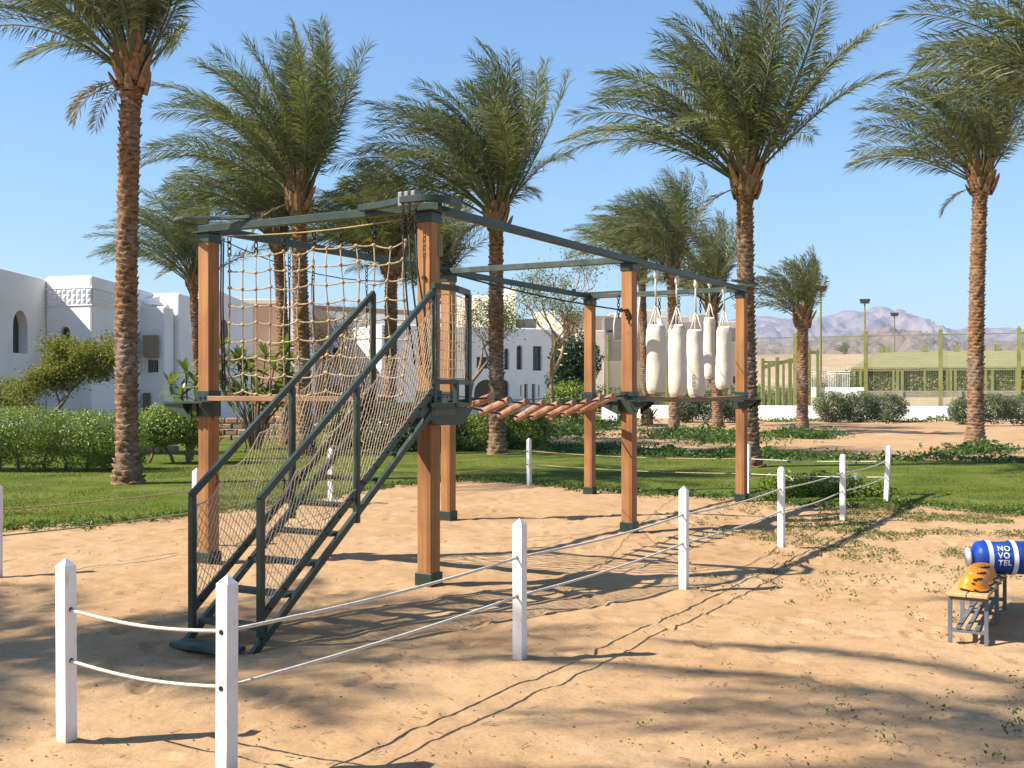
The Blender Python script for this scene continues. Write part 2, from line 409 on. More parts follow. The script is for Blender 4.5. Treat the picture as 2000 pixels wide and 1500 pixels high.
M['bench_steel'] = pmat('grey_bench_steel', [(.13, .15, .17), (.20, .22, .24)], scale=6, rough=.5)
M['orange'] = pmat('orange_helmet_shell', [(.86, .27, .006), (.9, .32, .009)], scale=3, rough=.3, spec=.5)
M['blue'] = pmat('blue_vinyl', [(.006, .055, .36), (.010, .085, .50)], scale=6, rough=.42, bump=.5, bscale=6, spec=.4, dist=.03)
M['white_tape'] = pmat('white_webbing', [(.74, .74, .74), (.82, .82, .82)], scale=20, rough=.7)
M['lamp'] = pmat('floodlight_housing', [(.05, .055, .06), (.12, .12, .13)], scale=3, rough=.4)
def weather(m, scale, lo, col, amt, ramp=(.55, .8), zdirt=None):
    """stains with a shape of their own mixed over a material's colour"""
    N, L = m.node_tree.nodes, m.node_tree.links; P = N['Principled BSDF']
    src = P.inputs['Base Color'].links[0].from_socket
    v = _tc(N, L, 'Object', scale); n = N.new('ShaderNodeTexNoise'); n.inputs['Scale'].default_value = 1; n.inputs['Detail'].default_value = 7; n.inputs['Roughness'].default_value = .7
    L.new(v, n.inputs['Vector'])
    mr = N.new('ShaderNodeMapRange'); mr.inputs[1].default_value = ramp[0]; mr.inputs[2].default_value = ramp[1]; mr.inputs[3].default_value = 0; mr.inputs[4].default_value = amt
    L.new(n.outputs[0], mr.inputs[0]); f = mr.outputs[0]
    if zdirt:
        tc = N.new('ShaderNodeTexCoord'); sx = N.new('ShaderNodeSeparateXYZ'); L.new(tc.outputs['Object'], sx.inputs[0])
        ad = N.new('ShaderNodeMath'); ad.operation = 'MULTIPLY_ADD'; ad.inputs[1].default_value = zdirt * 1.6; L.new(n.outputs[0], ad.inputs[0]); ad.inputs[2].default_value = -zdirt * .8
        sb_ = N.new('ShaderNodeMath'); sb_.operation = 'SUBTRACT'; L.new(sx.outputs[2], sb_.inputs[0]); L.new(ad.outputs[0], sb_.inputs[1])
        m2 = N.new('ShaderNodeMapRange'); m2.inputs[1].default_value = 0; m2.inputs[2].default_value = zdirt; m2.inputs[3].default_value = .75; m2.inputs[4].default_value = 0
        L.new(sb_.outputs[0], m2.inputs[0])
        mx_ = N.new('ShaderNodeMath'); mx_.operation = 'MAXIMUM'; L.new(f, mx_.inputs[0]); L.new(m2.outputs[0], mx_.inputs[1]); f = mx_.outputs[0]
    q = N.new('ShaderNodeMix'); q.data_type = 'RGBA'; L.new(f, q.inputs[0]); L.new(src, q.inputs[6]); q.inputs[7].default_value = (*col, 1)
    L.new(q.outputs[2], P.inputs['Base Color'])
weather(M['stucco'], (1.1, 1.1, .18), 0, (.56, .51, .44), .35)
weather(M['white_paint'], (22, 22, 7), 0, (.42, .33, .23), .6, (.57, .7), .12)
weather(M['green'], (13, 13, 13), 0, (.20, .13, .08), .75, (.62, .72))
weather(M['green_dusty'], (9, 9, 9), 0, (.26, .20, .13), .7, (.6, .75))
weather(M['blue'], (5, 5, 5), 0, (.16, .19, .30), .35, (.5, .8))
weather(M['orange'], (16, 16, 16), 0, (.52, .30, .13), .5, (.58, .75))
weather(M['canvas'], (4, 4, 2), 0, (.42, .34, .22), .4, (.58, .8))
weather(M['wood'], (5, 5, 1.2), 0, (.20, .115, .06), .6, (.58, .78))
def rockmat(name, cols, sc):
    cols = dim(cols, .8)
    m, N, L, P = _new(name)
    tc = N.new('ShaderNodeTexCoord')
    n = N.new('ShaderNodeTexNoise'); n.inputs['Scale'].default_value = sc; n.inputs['Detail'].default_value = 9; n.inputs['Roughness'].default_value = .65; n.inputs['Distortion'].default_value = .8
    L.new(tc.outputs['Object'], n.inputs['Vector'])
    r = _ramp(N, [(.3, cols[0]), (.5, cols[1]), (.7, cols[2])]); L.new(n.outputs[0], r.inputs[0]); L.new(r.outputs[0], P.inputs['Base Color'])
    P.inputs['Roughness'].default_value = .95; P.inputs['Specular IOR Level'].default_value = .05
    b = N.new('ShaderNodeBump'); b.inputs['Strength'].default_value = 1; b.inputs['Distance'].default_value = 12; L.new(n.outputs[0], b.inputs['Height']); L.new(b.outputs[0], P.inputs['Normal'])
    return m
M['granite'] = rockmat('pink_granite', [(.10, .075, .085), (.27, .20, .205), (.42, .33, .32)], .014)
M['granite_near'] = rockmat('brown_granite', [(.14, .095, .08), (.28, .20, .165), (.38, .28, .23)], .03)
M['dune'] = pmat('desert_slope', [(.46, .31, .19), (.56, .39, .25), (.62, .45, .3)], scale=.05, rough=.95, spec=.05)

# ================================================================ THE SETTING
def footprints(X, Y, Z, xs, ys):
    rg = np.random.default_rng(12)
    for k in range(34):
        p = np.array([rg.uniform(-4, 4.5), rg.uniform(5, 15)]); a = rg.uniform(0, 2 * PI)
        for i in range(rg.integers(4, 11)):
            a += rg.normal(0, .12); p = p + np.array([math.cos(a), math.sin(a)]) * .55
            c = p + np.array([-math.sin(a), math.cos(a)]) * (.09 if i % 2 else -.09)
            if c[1] < 3.5 or c[1] > float(y_edge(np.array([c[0]]))[0]) - .3: continue
            i0, i1 = np.searchsorted(xs, [c[0] - .3, c[0] + .3]); j0, j1 = np.searchsorted(ys, [c[1] - .3, c[1] + .3])
            dx = X[j0:j1, i0:i1] - c[0]; dy = Y[j0:j1, i0:i1] - c[1]
            u = (dx * math.cos(a) + dy * math.sin(a)) / .135; v = (-dx * math.sin(a) + dy * math.cos(a)) / .055
            r_ = np.sqrt(u * u + v * v); d = rg.uniform(.012, .026)
            Z[j0:j1, i0:i1] += -d / (1 + np.exp((r_ - 1) * 9)) + d * .45 * np.exp(-((r_ - 1.35) / .28) ** 2)
    return Z
def grid_mesh(name, xs, ys, zf):
    X, Y = np.meshgrid(xs, ys)
    Z = footprints(X, Y, zf(X, Y), xs, ys)
    V = np.stack([X.ravel(), Y.ravel(), Z.ravel()], 1)
    nx, ny = len(xs), len(ys)
    i = np.arange(ny - 1)[:, None] * nx + np.arange(nx - 1)[None, :]
    F = np.stack([i, i + 1, i + nx + 1, i + nx], -1).reshape(-1, 4)
    return np_mesh(name, V, F, True)
xs = np.concatenate([[-6000, -2500, -1000, -400, -150, -70], np.arange(-40, -12, .8), np.arange(-12, -6, .12), np.arange(-6, 7.5, .03), np.arange(7.5, 16, .1), np.arange(16, 45, .8), [70, 150, 400, 1000, 2500, 6000]])
ys = [2.6]
while ys[-1] < 24: ys.append(ys[-1] + max(.025, ys[-1] * .004))
while ys[-1] < 110: ys.append(ys[-1] * 1.012)
ys = np.concatenate([[-4000, -800, -200, -60, -20, -6, -1], np.arange(0, 2.6, .15), ys, [140, 200, 320, 600, 1200, 3000, 7000]])
g = link('ground', grid_mesh('ground', xs, ys, hz), M['sand']); g['kind'] = 'structure'

# lawn: one sheet per stretch of turf, buried along its ragged edge
def lawn_sheet(x0, x1, step, ya, yb, n=90):
    X = np.arange(x0, x1 + step, step); T = np.concatenate([np.linspace(0, .25, n // 2) ** 1.0, np.linspace(.25, 1, n // 2 + 1)[1:]])
    A = ya(X); B = yb(X)
    Y = A[None, :] + (B - A)[None, :] * (T ** 2)[:, None]
    XX = np.broadcast_to(X, Y.shape)
    d = np.minimum(Y - A[None, :], B[None, :] - Y)
    Z = -.03 + .065 * np.clip(d / .35, 0, 1) + (fbm(XX * 1.1, Y * 1.1, 3, 61) - .45) * .03 * np.clip(d / .8, 0, 1)
    V = np.stack([XX.ravel(), Y.ravel(), Z.ravel()], 1)
    nx, ny = len(X), len(T)
    i = np.arange(ny - 1)[:, None] * nx + np.arange(nx - 1)[None, :]
    return np_mesh('lawn', V, np.stack([i, i + 1, i + nx + 1, i + nx], -1).reshape(-1, 4), True)
lw = link('lawn', lawn_sheet(-45, 1.3, .1, y_edge, y_far), M['grass_base']); lw['kind'] = 'structure'
lw = link('lawn', lawn_sheet(1.2, 24, .1, y_edge, lambda x: y_far(x) + (vn(x * 2, x * 0, 9) - .5) * .6), M['grass_base']); lw['kind'] = 'structure'
lw = link('lawn', lawn_sheet(1.25, 6.5, .2, lambda x: 44 + (x - 1.3) * 2.6, lambda x: x * 0 + 96), M['grass_base']); lw['kind'] = 'structure'

# grass blades and weeds over the turf
def blades(name, x, y, h, w, mat, lean=.5, seed=1, zoff=.0):
    r = np.random.default_rng(seed); n = len(x)
    z = np.maximum(hz(x, y), 0) * 0 + zoff
    a = r.uniform(0, 2 * PI, n); hh = h * r.uniform(.5, 1.3, n); ww = w * r.uniform(.6, 1.4, n)
    b = r.uniform(0, 2 * PI, n); ln = hh * lean * r.uniform(.2, 1.4, n)
    V = np.empty((n, 3, 3))
    V[:, 0] = np.stack([x - np.cos(a) * ww, y - np.sin(a) * ww, z], 1)
    V[:, 1] = np.stack([x + np.cos(a) * ww, y + np.sin(a) * ww, z], 1)
    V[:, 2] = np.stack([x + np.cos(b) * ln, y + np.sin(b) * ln, z + hh], 1)
    o = link(name, np_mesh(name, V.reshape(-1, 3), np.arange(n * 3).reshape(-1, 3)), mat); o['kind'] = 'stuff'
    return o
r = np.random.default_rng(3)
n = 260000
yy = 14 / (1 - r.random(n) * .66); xx = r.uniform(-.62, .62, n) * yy
k = (fbm(xx * .9, yy * .7, 3, 55) + .3 * r.random(n) > .5) & (yy > y_edge(xx) + .02) & (yy < y_far(xx)) & (yy < 41)
gr = blades('grass', xx[k], yy[k], .035, .011, M['grass'], .8, 4, .02)
tag(gr, 'short green grass of the lawn around the sand pit', 'grass')

# haze: real air between the camera and the mountains
hb = MB().box((500, 1650, 148), (9000, 5200, 302))
hm = D.materials.new('haze'); hm.use_nodes = True
hn = hm.node_tree.nodes; hn.remove(hn['Principled BSDF'])
pv = hn.new('ShaderNodeVolumePrincipled'); pv.inputs['Color'].default_value = (.60, .78, 1, 1); pv.inputs['Density'].default_value = .00018; pv.inputs['Anisotropy'].default_value = .1
hm.node_tree.links.new(pv.outputs[0], hn['Material Output'].inputs['Volume'])
HAZE = True
if HAZE:
    ho = obj('haze', hb, hm); ho['kind'] = 'stuff'
    tag(ho, 'pale blue haze in the air before the mountains', 'haze')

# mountains: height fields whose skylines follow the range
def range_mesh(name, sky_px, Y0, depth, mat, seed, rough, nx=260, ny=46):
    sp = np.array(sky_px, float)
    xs_ = np.linspace(sp[0, 0], sp[-1, 0], nx); top = np.interp(xs_, sp[:, 0], sp[:, 1])
    t = np.linspace(0, 1, ny)
    crest = .62
    V = np.empty((ny, nx, 3))
    for j, tt in enumerate(t):
        Y = Y0 + depth * tt
        Yc = Y0 + depth * crest
        X = (xs_ - 1000) / FPX * Yc
        H = EYE + (HOR - top) / FPX * Yc
        prof = (tt / crest) ** .8 if tt <= crest else 1 - .7 * ((tt - crest) / (1 - crest))
        rn = 1 - np.abs(fbm(X / (Yc * .02), np.full(nx, Y) / (Yc * .03), 5, seed) * 2 - 1) * 1.0
        gully = (rn - .75) * rough * H * np.sin(PI * min(tt / crest, 1)) ** .8
        V[j, :, 0] = X + (fbm(X / 90, np.full(nx, tt * 9), 3, seed + 5) - .5) * 60 * (1 - abs(prof - .5))
        V[j, :, 1] = Y
        V[j, :, 2] = np.maximum(H * prof + gully * (tt < crest), -1) * 1.0 - 2 * (tt == 0)
    i = np.arange(ny - 1)[:, None] * nx + np.arange(nx - 1)[None, :]
    o = link(name, np_mesh(name, V.reshape(-1, 3), np.stack([i, i + 1, i + nx + 1, i + nx], -1).reshape(-1, 4), False), mat)
    o['kind'] = 'structure'
    return o
def jag(pts, a, seed, n=150):
    p = np.array(pts, float); x = np.linspace(p[0, 0], p[-1, 0], n)
    return np.stack([x, np.interp(x, p[:, 0], p[:, 1]) + (fbm(x / 14, x * 0, 4, seed) - .47) * a], 1)
range_mesh('mountains', jag([(1100, 700), (1300, 655), (1400, 635), (1440, 622), (1470, 615), (1500, 617), (1530, 622), (1560, 618), (1600, 619), (1630, 612), (1650, 604), (1662, 602), (1680, 611), (1700, 603), (1715, 599), (1732, 596), (1748, 608), (1765, 611), (1790, 627), (1830, 640), (1862, 648), (1890, 638), (1915, 636), (1950, 641), (1975, 640), (2000, 646), (2080, 640), (2200, 655), (2500, 690)], 10, 3), 2500, 1200, M['granite'], 71, .5)
range_mesh('rocky_hill', jag([(1250, 740), (1440, 672), (1500, 668), (1560, 665), (1620, 664), (1660, 656), (1690, 645), (1720, 638), (1745, 641), (1775, 646), (1800, 656), (1850, 664), (1900, 668), (1960, 664), (2050, 670), (2200, 680), (2500, 700)], 9, 13), 1050, 500, M['granite_near'], 81, .6)
range_mesh('desert_slope', jag([(560, 735), (900, 722), (1100, 706), (1250, 696), (1420, 692), (1560, 691), (1660, 690), (1760, 696), (2000, 702), (2400, 720)], 5, 23), 220, 180, M['dune'], 91, .1, 200, 24)

# ================================================================ PALMS
def frond_geo(rg, base, az, el, L, droop, wind, leaf, nl=84, wid=.017, tw=0.0):
    n = 18; step = L / n
    d = np.array([math.cos(el) * math.cos(az), math.cos(el) * math.sin(az), math.sin(el)])
    P = [np.array(base, float)]; Dr = [d]
    for i in range(n):
        f = (i + .5) / n
        d = d + (np.array([0, 0, -1.]) * droop * f ** 1.25 * 1.35 + np.array(wind) * (.25 + f)) * step / L * 2.0
        d = d / np.linalg.norm(d)
        P.append(P[-1] + d * step); Dr.append(d)
    P = np.array(P); Dr = np.array(Dr)
    mb = MB(); rr = np.linspace(.032, .006, n + 1) * (L / 4) ** .5
    mb.tube(P[::2], rr[::2] , 4, False)
    V = [np.array(mb.v)]; F = [np.array([(q[0], q[1], q[2]) for q in mb.f] + [(q[0], q[2], q[3]) for q in mb.f])]
    s = np.repeat(np.linspace(.21, .998, nl), 2) + rg.normal(0, .003, nl * 2)
    s = np.clip(s, 0, 1); sg = np.tile([1., -1.], nl)
    fi = s * n; i0 = np.minimum(fi.astype(int), n - 1); fr = (fi - i0)[:, None]
    p = P[i0] * (1 - fr) + P[i0 + 1] * fr; d = Dr[i0] * (1 - fr) + Dr[i0 + 1] * fr; d /= np.linalg.norm(d, axis=1)[:, None]
    up = np.array([0, 0, 1.]) - d * d[:, 2:3]; up = up + np.array([-math.cos(az), -math.sin(az), 0]) * .12
    up /= np.linalg.norm(up, axis=1)[:, None]
    b = np.cross(d, up); b /= np.linalg.norm(b, axis=1)[:, None]
    if tw:
        c_, s_ = math.cos(tw), math.sin(tw); up, b = up * c_ + b * s_, b * c_ - up * s_
    u = (s - .21) / .79
    al = np.radians(58 - 24 * u + rg.normal(0, 7, nl * 2)); be = np.radians(rg.choice([0, 14, 30], nl * 2) + rg.normal(0, 8, nl * 2))
    l0 = d * np.cos(al)[:, None] + (b * (sg * np.cos(be))[:, None] + up * np.sin(be)[:, None]) * np.sin(al)[:, None]
    ll = leaf * (np.minimum(u / .22, 1) * .45 + .55) * (1 - .42 * np.clip((u - .6) / .4, 0, 1) ** 1.5) * rg.uniform(.85, 1.12, nl * 2)
    ll = ll[:, None]
    l1 = l0 + np.array([0, 0, -.42]) * rg.uniform(.5, 1.5, (nl * 2, 1)) + np.array(wind) * .45
    l1 /= np.linalg.norm(l1, axis=1)[:, None]
    wv = d - l0 * np.sum(d * l0, 1)[:, None] + up * rg.normal(0, .6, (nl * 2, 1)); wv -= l0 * np.sum(wv * l0, 1)[:, None]; wv /= np.linalg.norm(wv, axis=1)[:, None]
    w = (wid * (1 - .35 * u))[:, None]
    m = p + l0 * ll * .42
    Q = np.stack([p, m + wv * w, m - wv * w, m + l1 * ll * .58], 1).reshape(-1, 3)
    k0 = len(V[0]); q = np.arange(nl * 2)[:, None] * 4 + k0
    F.append(np.concatenate([q + [[0, 1, 2]], q + [[1, 3, 2]]])); V.append(Q)
    return np.concatenate(V), np.concatenate(F)

boot_me = None
def boot_mesh():
    global boot_me
    if boot_me is None:
        mb = MB()
        prof = [(0, .085, .03), (.14, .075, .035), (.28, .055, .025), (.36, .04, .012)]
        V = []; 
        for (z, w, t) in prof: V += [(-w, 0, z), (0, t * 1.4, z), (w, 0, z), (0, -t, z)]
        F = [(3, 2, 1, 0)]
        for i in range(3):
            for k in range(4): F.append((i * 4 + k, i * 4 + (k + 1) % 4, i * 4 + 4 + (k + 1) % 4, i * 4 + 4 + k))
        F.append((12, 13, 14, 15)); mb.add(V, F)
        boot_me = mb.mesh('leaf_base'); boot_me.materials.append(M['boot'])
    return boot_me

def palm(label, base, top, r0=.21, L=4.1, nf=50, seed=1, wind=-.46, leaf=.68, emin=36, boots=34, flare=1.5, group='date palms around the sand pit', droop=.72, dry=0, nl=108, wid=.0155, azskip=None):
    rg = np.random.default_rng(seed)
    x0, y0 = base; z0 = gz(x0, y0) - .05
    t = thing('palm_tree', label, 'palm tree', (x0, y0, z0), 0, group)
    tx, ty, tz = top[0] - x0, top[1] - y0, top[2] - z0
    # trunk of overlapping leaf scars
    rows = max(20, int(tz / .105)); na = 28; per = 7
    ang = np.arange(na) * 2 * PI / na; V = []
    for i in range(rows):
        for f, bmp in ((0., .0), (.35, .3), (.8, 1.), (.97, .85)):
            h = (i + f) / rows
            r_ = r0 * (1 + (flare - 1) * math.exp(-h * tz / .33)) * (1.04 - .14 * h)
            if h > 1 - .75 / tz: r_ *= 1 + .5 * math.sin((h - (1 - .75 / tz)) / (.75 / tz) * PI * .62)
            ph = i * .5 * 2 * PI / per + i * .19
            sc = np.abs(np.cos((ang + ph) * per / 2)) ** .8
            hs = _hash(np.floor((ang + ph) * per / (2 * PI) + .5), np.full(na, i), seed)
            rr = r_ * (.88 + .29 * bmp * sc * (.35 + .9 * hs)) + rg.normal(0, .003, na)
            cx = tx * h + math.sin(h * PI) * .06 * math.sin(seed); cy = ty * h
            V.append(np.stack([cx + rr * np.cos(ang), cy + rr * np.sin(ang), np.full(na, h * tz) + .03 * (hs - .5) * bmp + .045 * bmp * sc], 1))
    V = np.concatenate(V); m_ = rows * 4
    i = (np.arange(m_ - 1)[:, None] * na + np.arange(na)[None, :]); j = np.arange(m_ - 1)[:, None] * na + (np.arange(na) + 1)[None, :] % na
    F = np.stack([i, j, j + na, i + na], -1).reshape(-1, 4)
    link('trunk', np_mesh('trunk', V, F, False), M['bark'], t)
    bm_ = boot_mesh()
    for k in range(boots):
        a = k * 2.39996; f = k / boots
        o = D.objects.new('leaf_base', bm_); C.objects.link(o); o.parent = t
        rr = r0 * (1.2 - .25 * f); sc = r0 / .21 * random.uniform(1.0, 1.45)
        o.location = (tx + math.cos(a) * rr, ty + math.sin(a) * rr, tz - .62 + .78 * f)
        o.rotation_euler = Matrix.Rotation(a - PI / 2, 3, 'Z').to_4x4().to_3x3().to_quaternion().to_euler() if False else (Matrix.Rotation(a - PI / 2, 3, 'Z') @ Matrix.Rotation(-random.uniform(.15, .6), 3, 'X')).to_euler()
        o.scale = (sc, sc, sc * random.uniform(.8, 1.25))
    for k in range(nf):
        f = (k + .5) / nf
        az = k * 2.39996 + rg.normal(0, .12)
        el = math.radians(88 - (88 - emin) * f ** .8 + rg.normal(0, 4))
        # wind from the right lifts the lee fronds and lays the others over
        lee = math.cos(az)
        stay = rg.random() < .16
        el = el + (0 if stay else .5 * max(lee, 0) * f)
        LL = L * (.72 + .28 * math.sin(min(f * 1.6, 1) * PI / 2)) * rg.uniform(.88, 1.08)
        w = np.array([wind * (1 - .25 * abs(math.sin(az))), wind * .12, -.02]) * rg.uniform(.75, 1.25) * (.15 if stay and lee > 0 else .75 if lee > .2 else 1) * 1.55
        bp = (tx + math.cos(az) * r0 * .6, ty + math.sin(az) * r0 * .6, tz + .12 - .45 * f)
        Vf, Ff = frond_geo(rg, bp, az, el, LL, droop * (.35 + .85 * f), w, leaf, nl, wid, rg.normal(0, .75))
        fo = link('frond', np_mesh('frond', Vf, Ff), M['frond'], t)
    for k in range(dry):
        az = rg.uniform(2.4, 3.6)
        Vf, Ff = frond_geo(rg, (tx + math.cos(az) * r0, ty + math.sin(az) * r0, tz - .35), az, math.radians(-20), L * .3, 1.2, np.array([0, 0, 0]), leaf * .5, 40, wid)
        o = link('frond', np_mesh('frond', Vf, Ff), M['dry_frond'], t); o['label'] = 'dry straw coloured frond hanging below the crown'
    return t
def palm_px(label, bx, by, tx, ty, Y=None, **kw):
    if Y is None: b = G(bx, by)
    else: b = np.array([(bx - 1000) / FPX * Y, Y])
    tp = at(tx, ty, b[1])
    return palm(label, (b[0], b[1]), tp, **kw)
palm_px('tallest palm trunk rising beside the hedge, crown cut off by the picture top', 250, 948, 258, 120, r0=.205, L=4.0, seed=11, flare=1.55, dry=3, nl=112, wid=.0135, emin=34)
palm_px('big palm with a full crown above the rope net end of the frame', 598, 892, 583, 372, seed=12, r0=.22, L=4.5, wind=-.3, nf=54, dry=1)
palm_px('slim leaning palm just left of the big palm behind the rope net', 560, 871, 543, 455, seed=13, r0=.2, L=3.9, wind=-.6)
palm_px('distant low palm half hidden behind the outer wooden post of the net', 388, 846, 376, 540, seed=14, r0=.2, L=4.5, wind=-.55, boots=18, nl=84, wid=.018)
palm_px('palm behind the grey rope trolley, crown blown out over the net', 757, 871, 764, 505, seed=15, r0=.22, L=3.6, wind=-.66)
palm_px('palm in mid frame behind the log bridge with a wide swept crown', 972, 890, 969, 405, seed=16, r0=.215, L=4.5, wind=-.5, nf=54, emin=30, dry=2)
palm_px('palm mostly hidden behind the nearest wooden post of the frame', 845, 861, 846, 560, seed=17, r0=.2, L=3.4, wind=-.1, boots=18, nl=70)
palm_px('stout palm right of the punching bags with a large upright crown', 1467, 915, 1455, 335, seed=18, r0=.205, L=4.3, wind=-.4, nl=110, nf=50, emin=32, dry=1)
palm_px('farthest palm behind the left punching bag', 1262, 830, 1253, 530, Y=58, seed=19, r0=.21, L=4.6, wind=-.62, boots=18, nl=74, wid=.018)
palm_px('palm between the first and second punching bags from the left', 1317, 847, 1310, 520, seed=20, r0=.22, L=4.2, wind=-.6, boots=18, nl=74, wid=.019)
palm_px('palm directly behind the right hand punching bag, crown swept sideways', 1402, 838, 1390, 585, seed=21, r0=.24, L=4.3, wind=-.3, boots=20, nl=74, wid=.019)
palm_px('short young palm standing alone on the sandy path', 1567, 848, 1568, 612, seed=22, r0=.24, L=2.8, wind=-.42, nf=34, leaf=.42, boots=18, nl=74, wid=.018)
palm_px('tall palm at the right edge of the picture on the sandy path', 1905, 878, 1916, 340, seed=23, r0=.235, L=4.2, wind=-.5, flare=1.75, nf=46, emin=32, dry=1)
palm_px('palm outside the right picture edge whose fronds hang into the top corner', 2150, 940, 2150, 235, seed=24, r0=.21, L=4.3, wind=-.5)
palm('palm left of the picture whose crown shadow falls around the white entrance posts', (-11.7, 5.3), (-11.7, 5.3, 8.0), seed=25, L=3.1, wind=-.3, nf=26, emin=20)
palm('palm beside the photographer whose frond shadows reach the bench corner', (-4.7, 2.9), (-4.9, 2.9, 8.3), seed=26, L=4.1, wind=-.4, nf=40, emin=20)
palm_px('tiny far palm on the desert slope beyond the green roof', 1652, 712, 1650, 690, Y=330, seed=27, r0=.3, L=4, nf=22, boots=0, nl=20, wid=.08, group='far palms')

# ================================================================ FOLIAGE
def leaves(V0, N0, size, aspect, rg, tilt=.8, fold=.0):
    """kite-shaped leaves at points V0 facing roughly N0 -> V, F"""
    n = len(V0)
    nn = N0 + rg.normal(0, tilt, (n, 3)); nn /= np.linalg.norm(nn, axis=1)[:, None] + 1e-9
    a = rg.normal(0, 1, (n, 3)); a -= nn * np.sum(a * nn, 1)[:, None]; a /= np.linalg.norm(a, axis=1)[:, None] + 1e-9
    b = np.cross(nn, a)
    s = (size * rg.uniform(.6, 1.35, n))[:, None]
    Q = np.stack([V0 - a * s, V0 + b * s * aspect + a * s * -.15, V0 + a * s - nn * s * .25, V0 - b * s * aspect + a * s * -.15], 1).reshape(-1, 3)
    q = np.arange(n)[:, None] * 4
    return Q, np.concatenate([q + [[0, 1, 2]], q + [[0, 2, 3]]])
def blob_points(rg, n, c, rad, lump=.25, shell=.75, flat=None, seed=0):
    """points in the outer shell of a lumpy ellipsoid/superellipsoid"""
    d = rg.normal(0, 1, (n, 3)); d /= np.linalg.norm(d, axis=1)[:, None]
    p = flat or 2.0
    k = (np.abs(d) ** p).sum(1) ** (-1 / p)
    lum = 1 + lump * (fbm(d[:, 0] * 2.3 + d[:, 2] * 1.7 + seed, d[:, 1] * 2.3 - d[:, 2] * 1.1 + seed * 3, 3, seed) * 2 - .95)
    rr = k * lum * (shell + (1 - shell) * rg.random(n)) * (1 + np.abs(rg.normal(0, .04, n)))
    return np.array(c) + d * rr[:, None] * np.array(rad), d
def bush(name, label, cat, loc, blobs, n, size, aspect, mat, seed, group=None, stems=(), stem_mat=None, tilt=.8, lump=.25, shell=.7, flat=None, kind_name='foliage', rz=0):
    """blobs: list of (centre, radii, weight) relative to loc"""
    rg = np.random.default_rng(seed)
    t = thing(name, label, cat, loc, rz, group)
    tot = sum(b[2] for b in blobs); VV_, NN_ = [], []
    for i, (c, rad, w) in enumerate(blobs):
        p, d = blob_points(rg, int(n * w / tot), c, rad, lump, shell, flat, seed + i)
        k = p[:, 2] > .02; VV_.append(p[k]); NN_.append(d[k] * .8 + [0, 0, .6])
    V, F = leaves(np.concatenate(VV_), np.concatenate(NN_), size, aspect, rg, tilt)
    link(kind_name, np_mesh(kind_name, V, F), mat, t)
    for s in stems:
        obj('stem', MB().tube(s[0], s[1], 6), stem_mat or M['twig'], t, smooth=True)
    return t
def stem(x, y, z, r, dx=0, dy=0, k=4):
    P = [(x + dx * (i / k) + .03 * math.sin(i * 2.1 + x * 9), y + dy * i / k, z * i / k) for i in range(k + 1)]
    return (P, np.linspace(r, r * .6, k + 1))
# clipped hedge on the left: trunks below, leafy block above
p = G(60, 928)
hl = []
for i in range(7):
    hl.append(((-2.9 + i * .86, .1 * math.sin(i * 3), .86 + .04 * math.sin(i * 5)), (.78, .85, .52), 1.0))
for i in range(5):
    hl.append(((-2.6 + i * 1.1, -.1, .38), (.55, .5, .32), .35))
bush('hedge', 'long clipped hedge with bare stems below, left of the tallest palm', 'hedge', (p[0] - .95, p[1] + .9, 0), hl, 60000, .031, .34, M['hedge'], 31,
     stems=[stem(-2.9 + i * .42, -.15 + .3 * math.sin(i * 7), .85, .035, .15 * math.sin(i * 3)) for i in range(14)], flat=3.2, lump=.14, shell=.55)
p = G(205, 922)
bush('shrub', 'low dark shrub filling the gap between hedge and tallest palm', 'shrub', (p[0], p[1] + .4, 0), [((0, 0, .45), (.62, .5, .46), 1), ((.35, .1, .3), (.4, .4, .32), .5)], 6500, .034, .38, M['hedge'], 32, stems=[stem(0, 0, .5, .03)], shell=.4)
p = G(350, 908)
bush('shrub', 'round clipped shrub on a forked trunk behind the outer net post', 'shrub', (p[0], p[1], 0), [((-.1, 0, 1.02), (.82, .8, .5), 1), ((-.55, 0, .85), (.55, .6, .45), .6), ((.45, 0, .9), (.55, .6, .5), .6)], 20000, .036, .36, M['hedge'], 33,
     stems=[stem(.22, 0, .9, .07, .03), stem(-.1, 0, .8, .04, -.45), stem(-.75, .1, .8, .03, .2)], flat=2.5, lump=.15, shell=.5)
# bushes behind the log bridge
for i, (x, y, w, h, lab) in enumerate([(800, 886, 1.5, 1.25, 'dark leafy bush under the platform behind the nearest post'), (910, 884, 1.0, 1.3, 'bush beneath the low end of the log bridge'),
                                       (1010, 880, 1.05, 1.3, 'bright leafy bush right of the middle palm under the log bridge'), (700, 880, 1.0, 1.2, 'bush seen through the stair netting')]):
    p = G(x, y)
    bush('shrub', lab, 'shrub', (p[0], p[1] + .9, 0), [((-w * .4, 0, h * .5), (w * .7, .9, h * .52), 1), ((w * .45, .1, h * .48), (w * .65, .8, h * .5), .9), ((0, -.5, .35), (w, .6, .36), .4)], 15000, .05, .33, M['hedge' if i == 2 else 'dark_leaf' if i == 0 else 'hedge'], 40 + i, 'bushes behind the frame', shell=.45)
p = G(415, 850)
bush('hedge', 'bright clipped hedge far behind the middle of the stairs', 'hedge', (at(790, 800, 42)[0], 42, 0), [((i * .8 - 1.2, 0, .8), (.8, .8, .62), 1) for i in range(4)], 9000, .055, .36, M['hedge'], 46, flat=3, shell=.5)

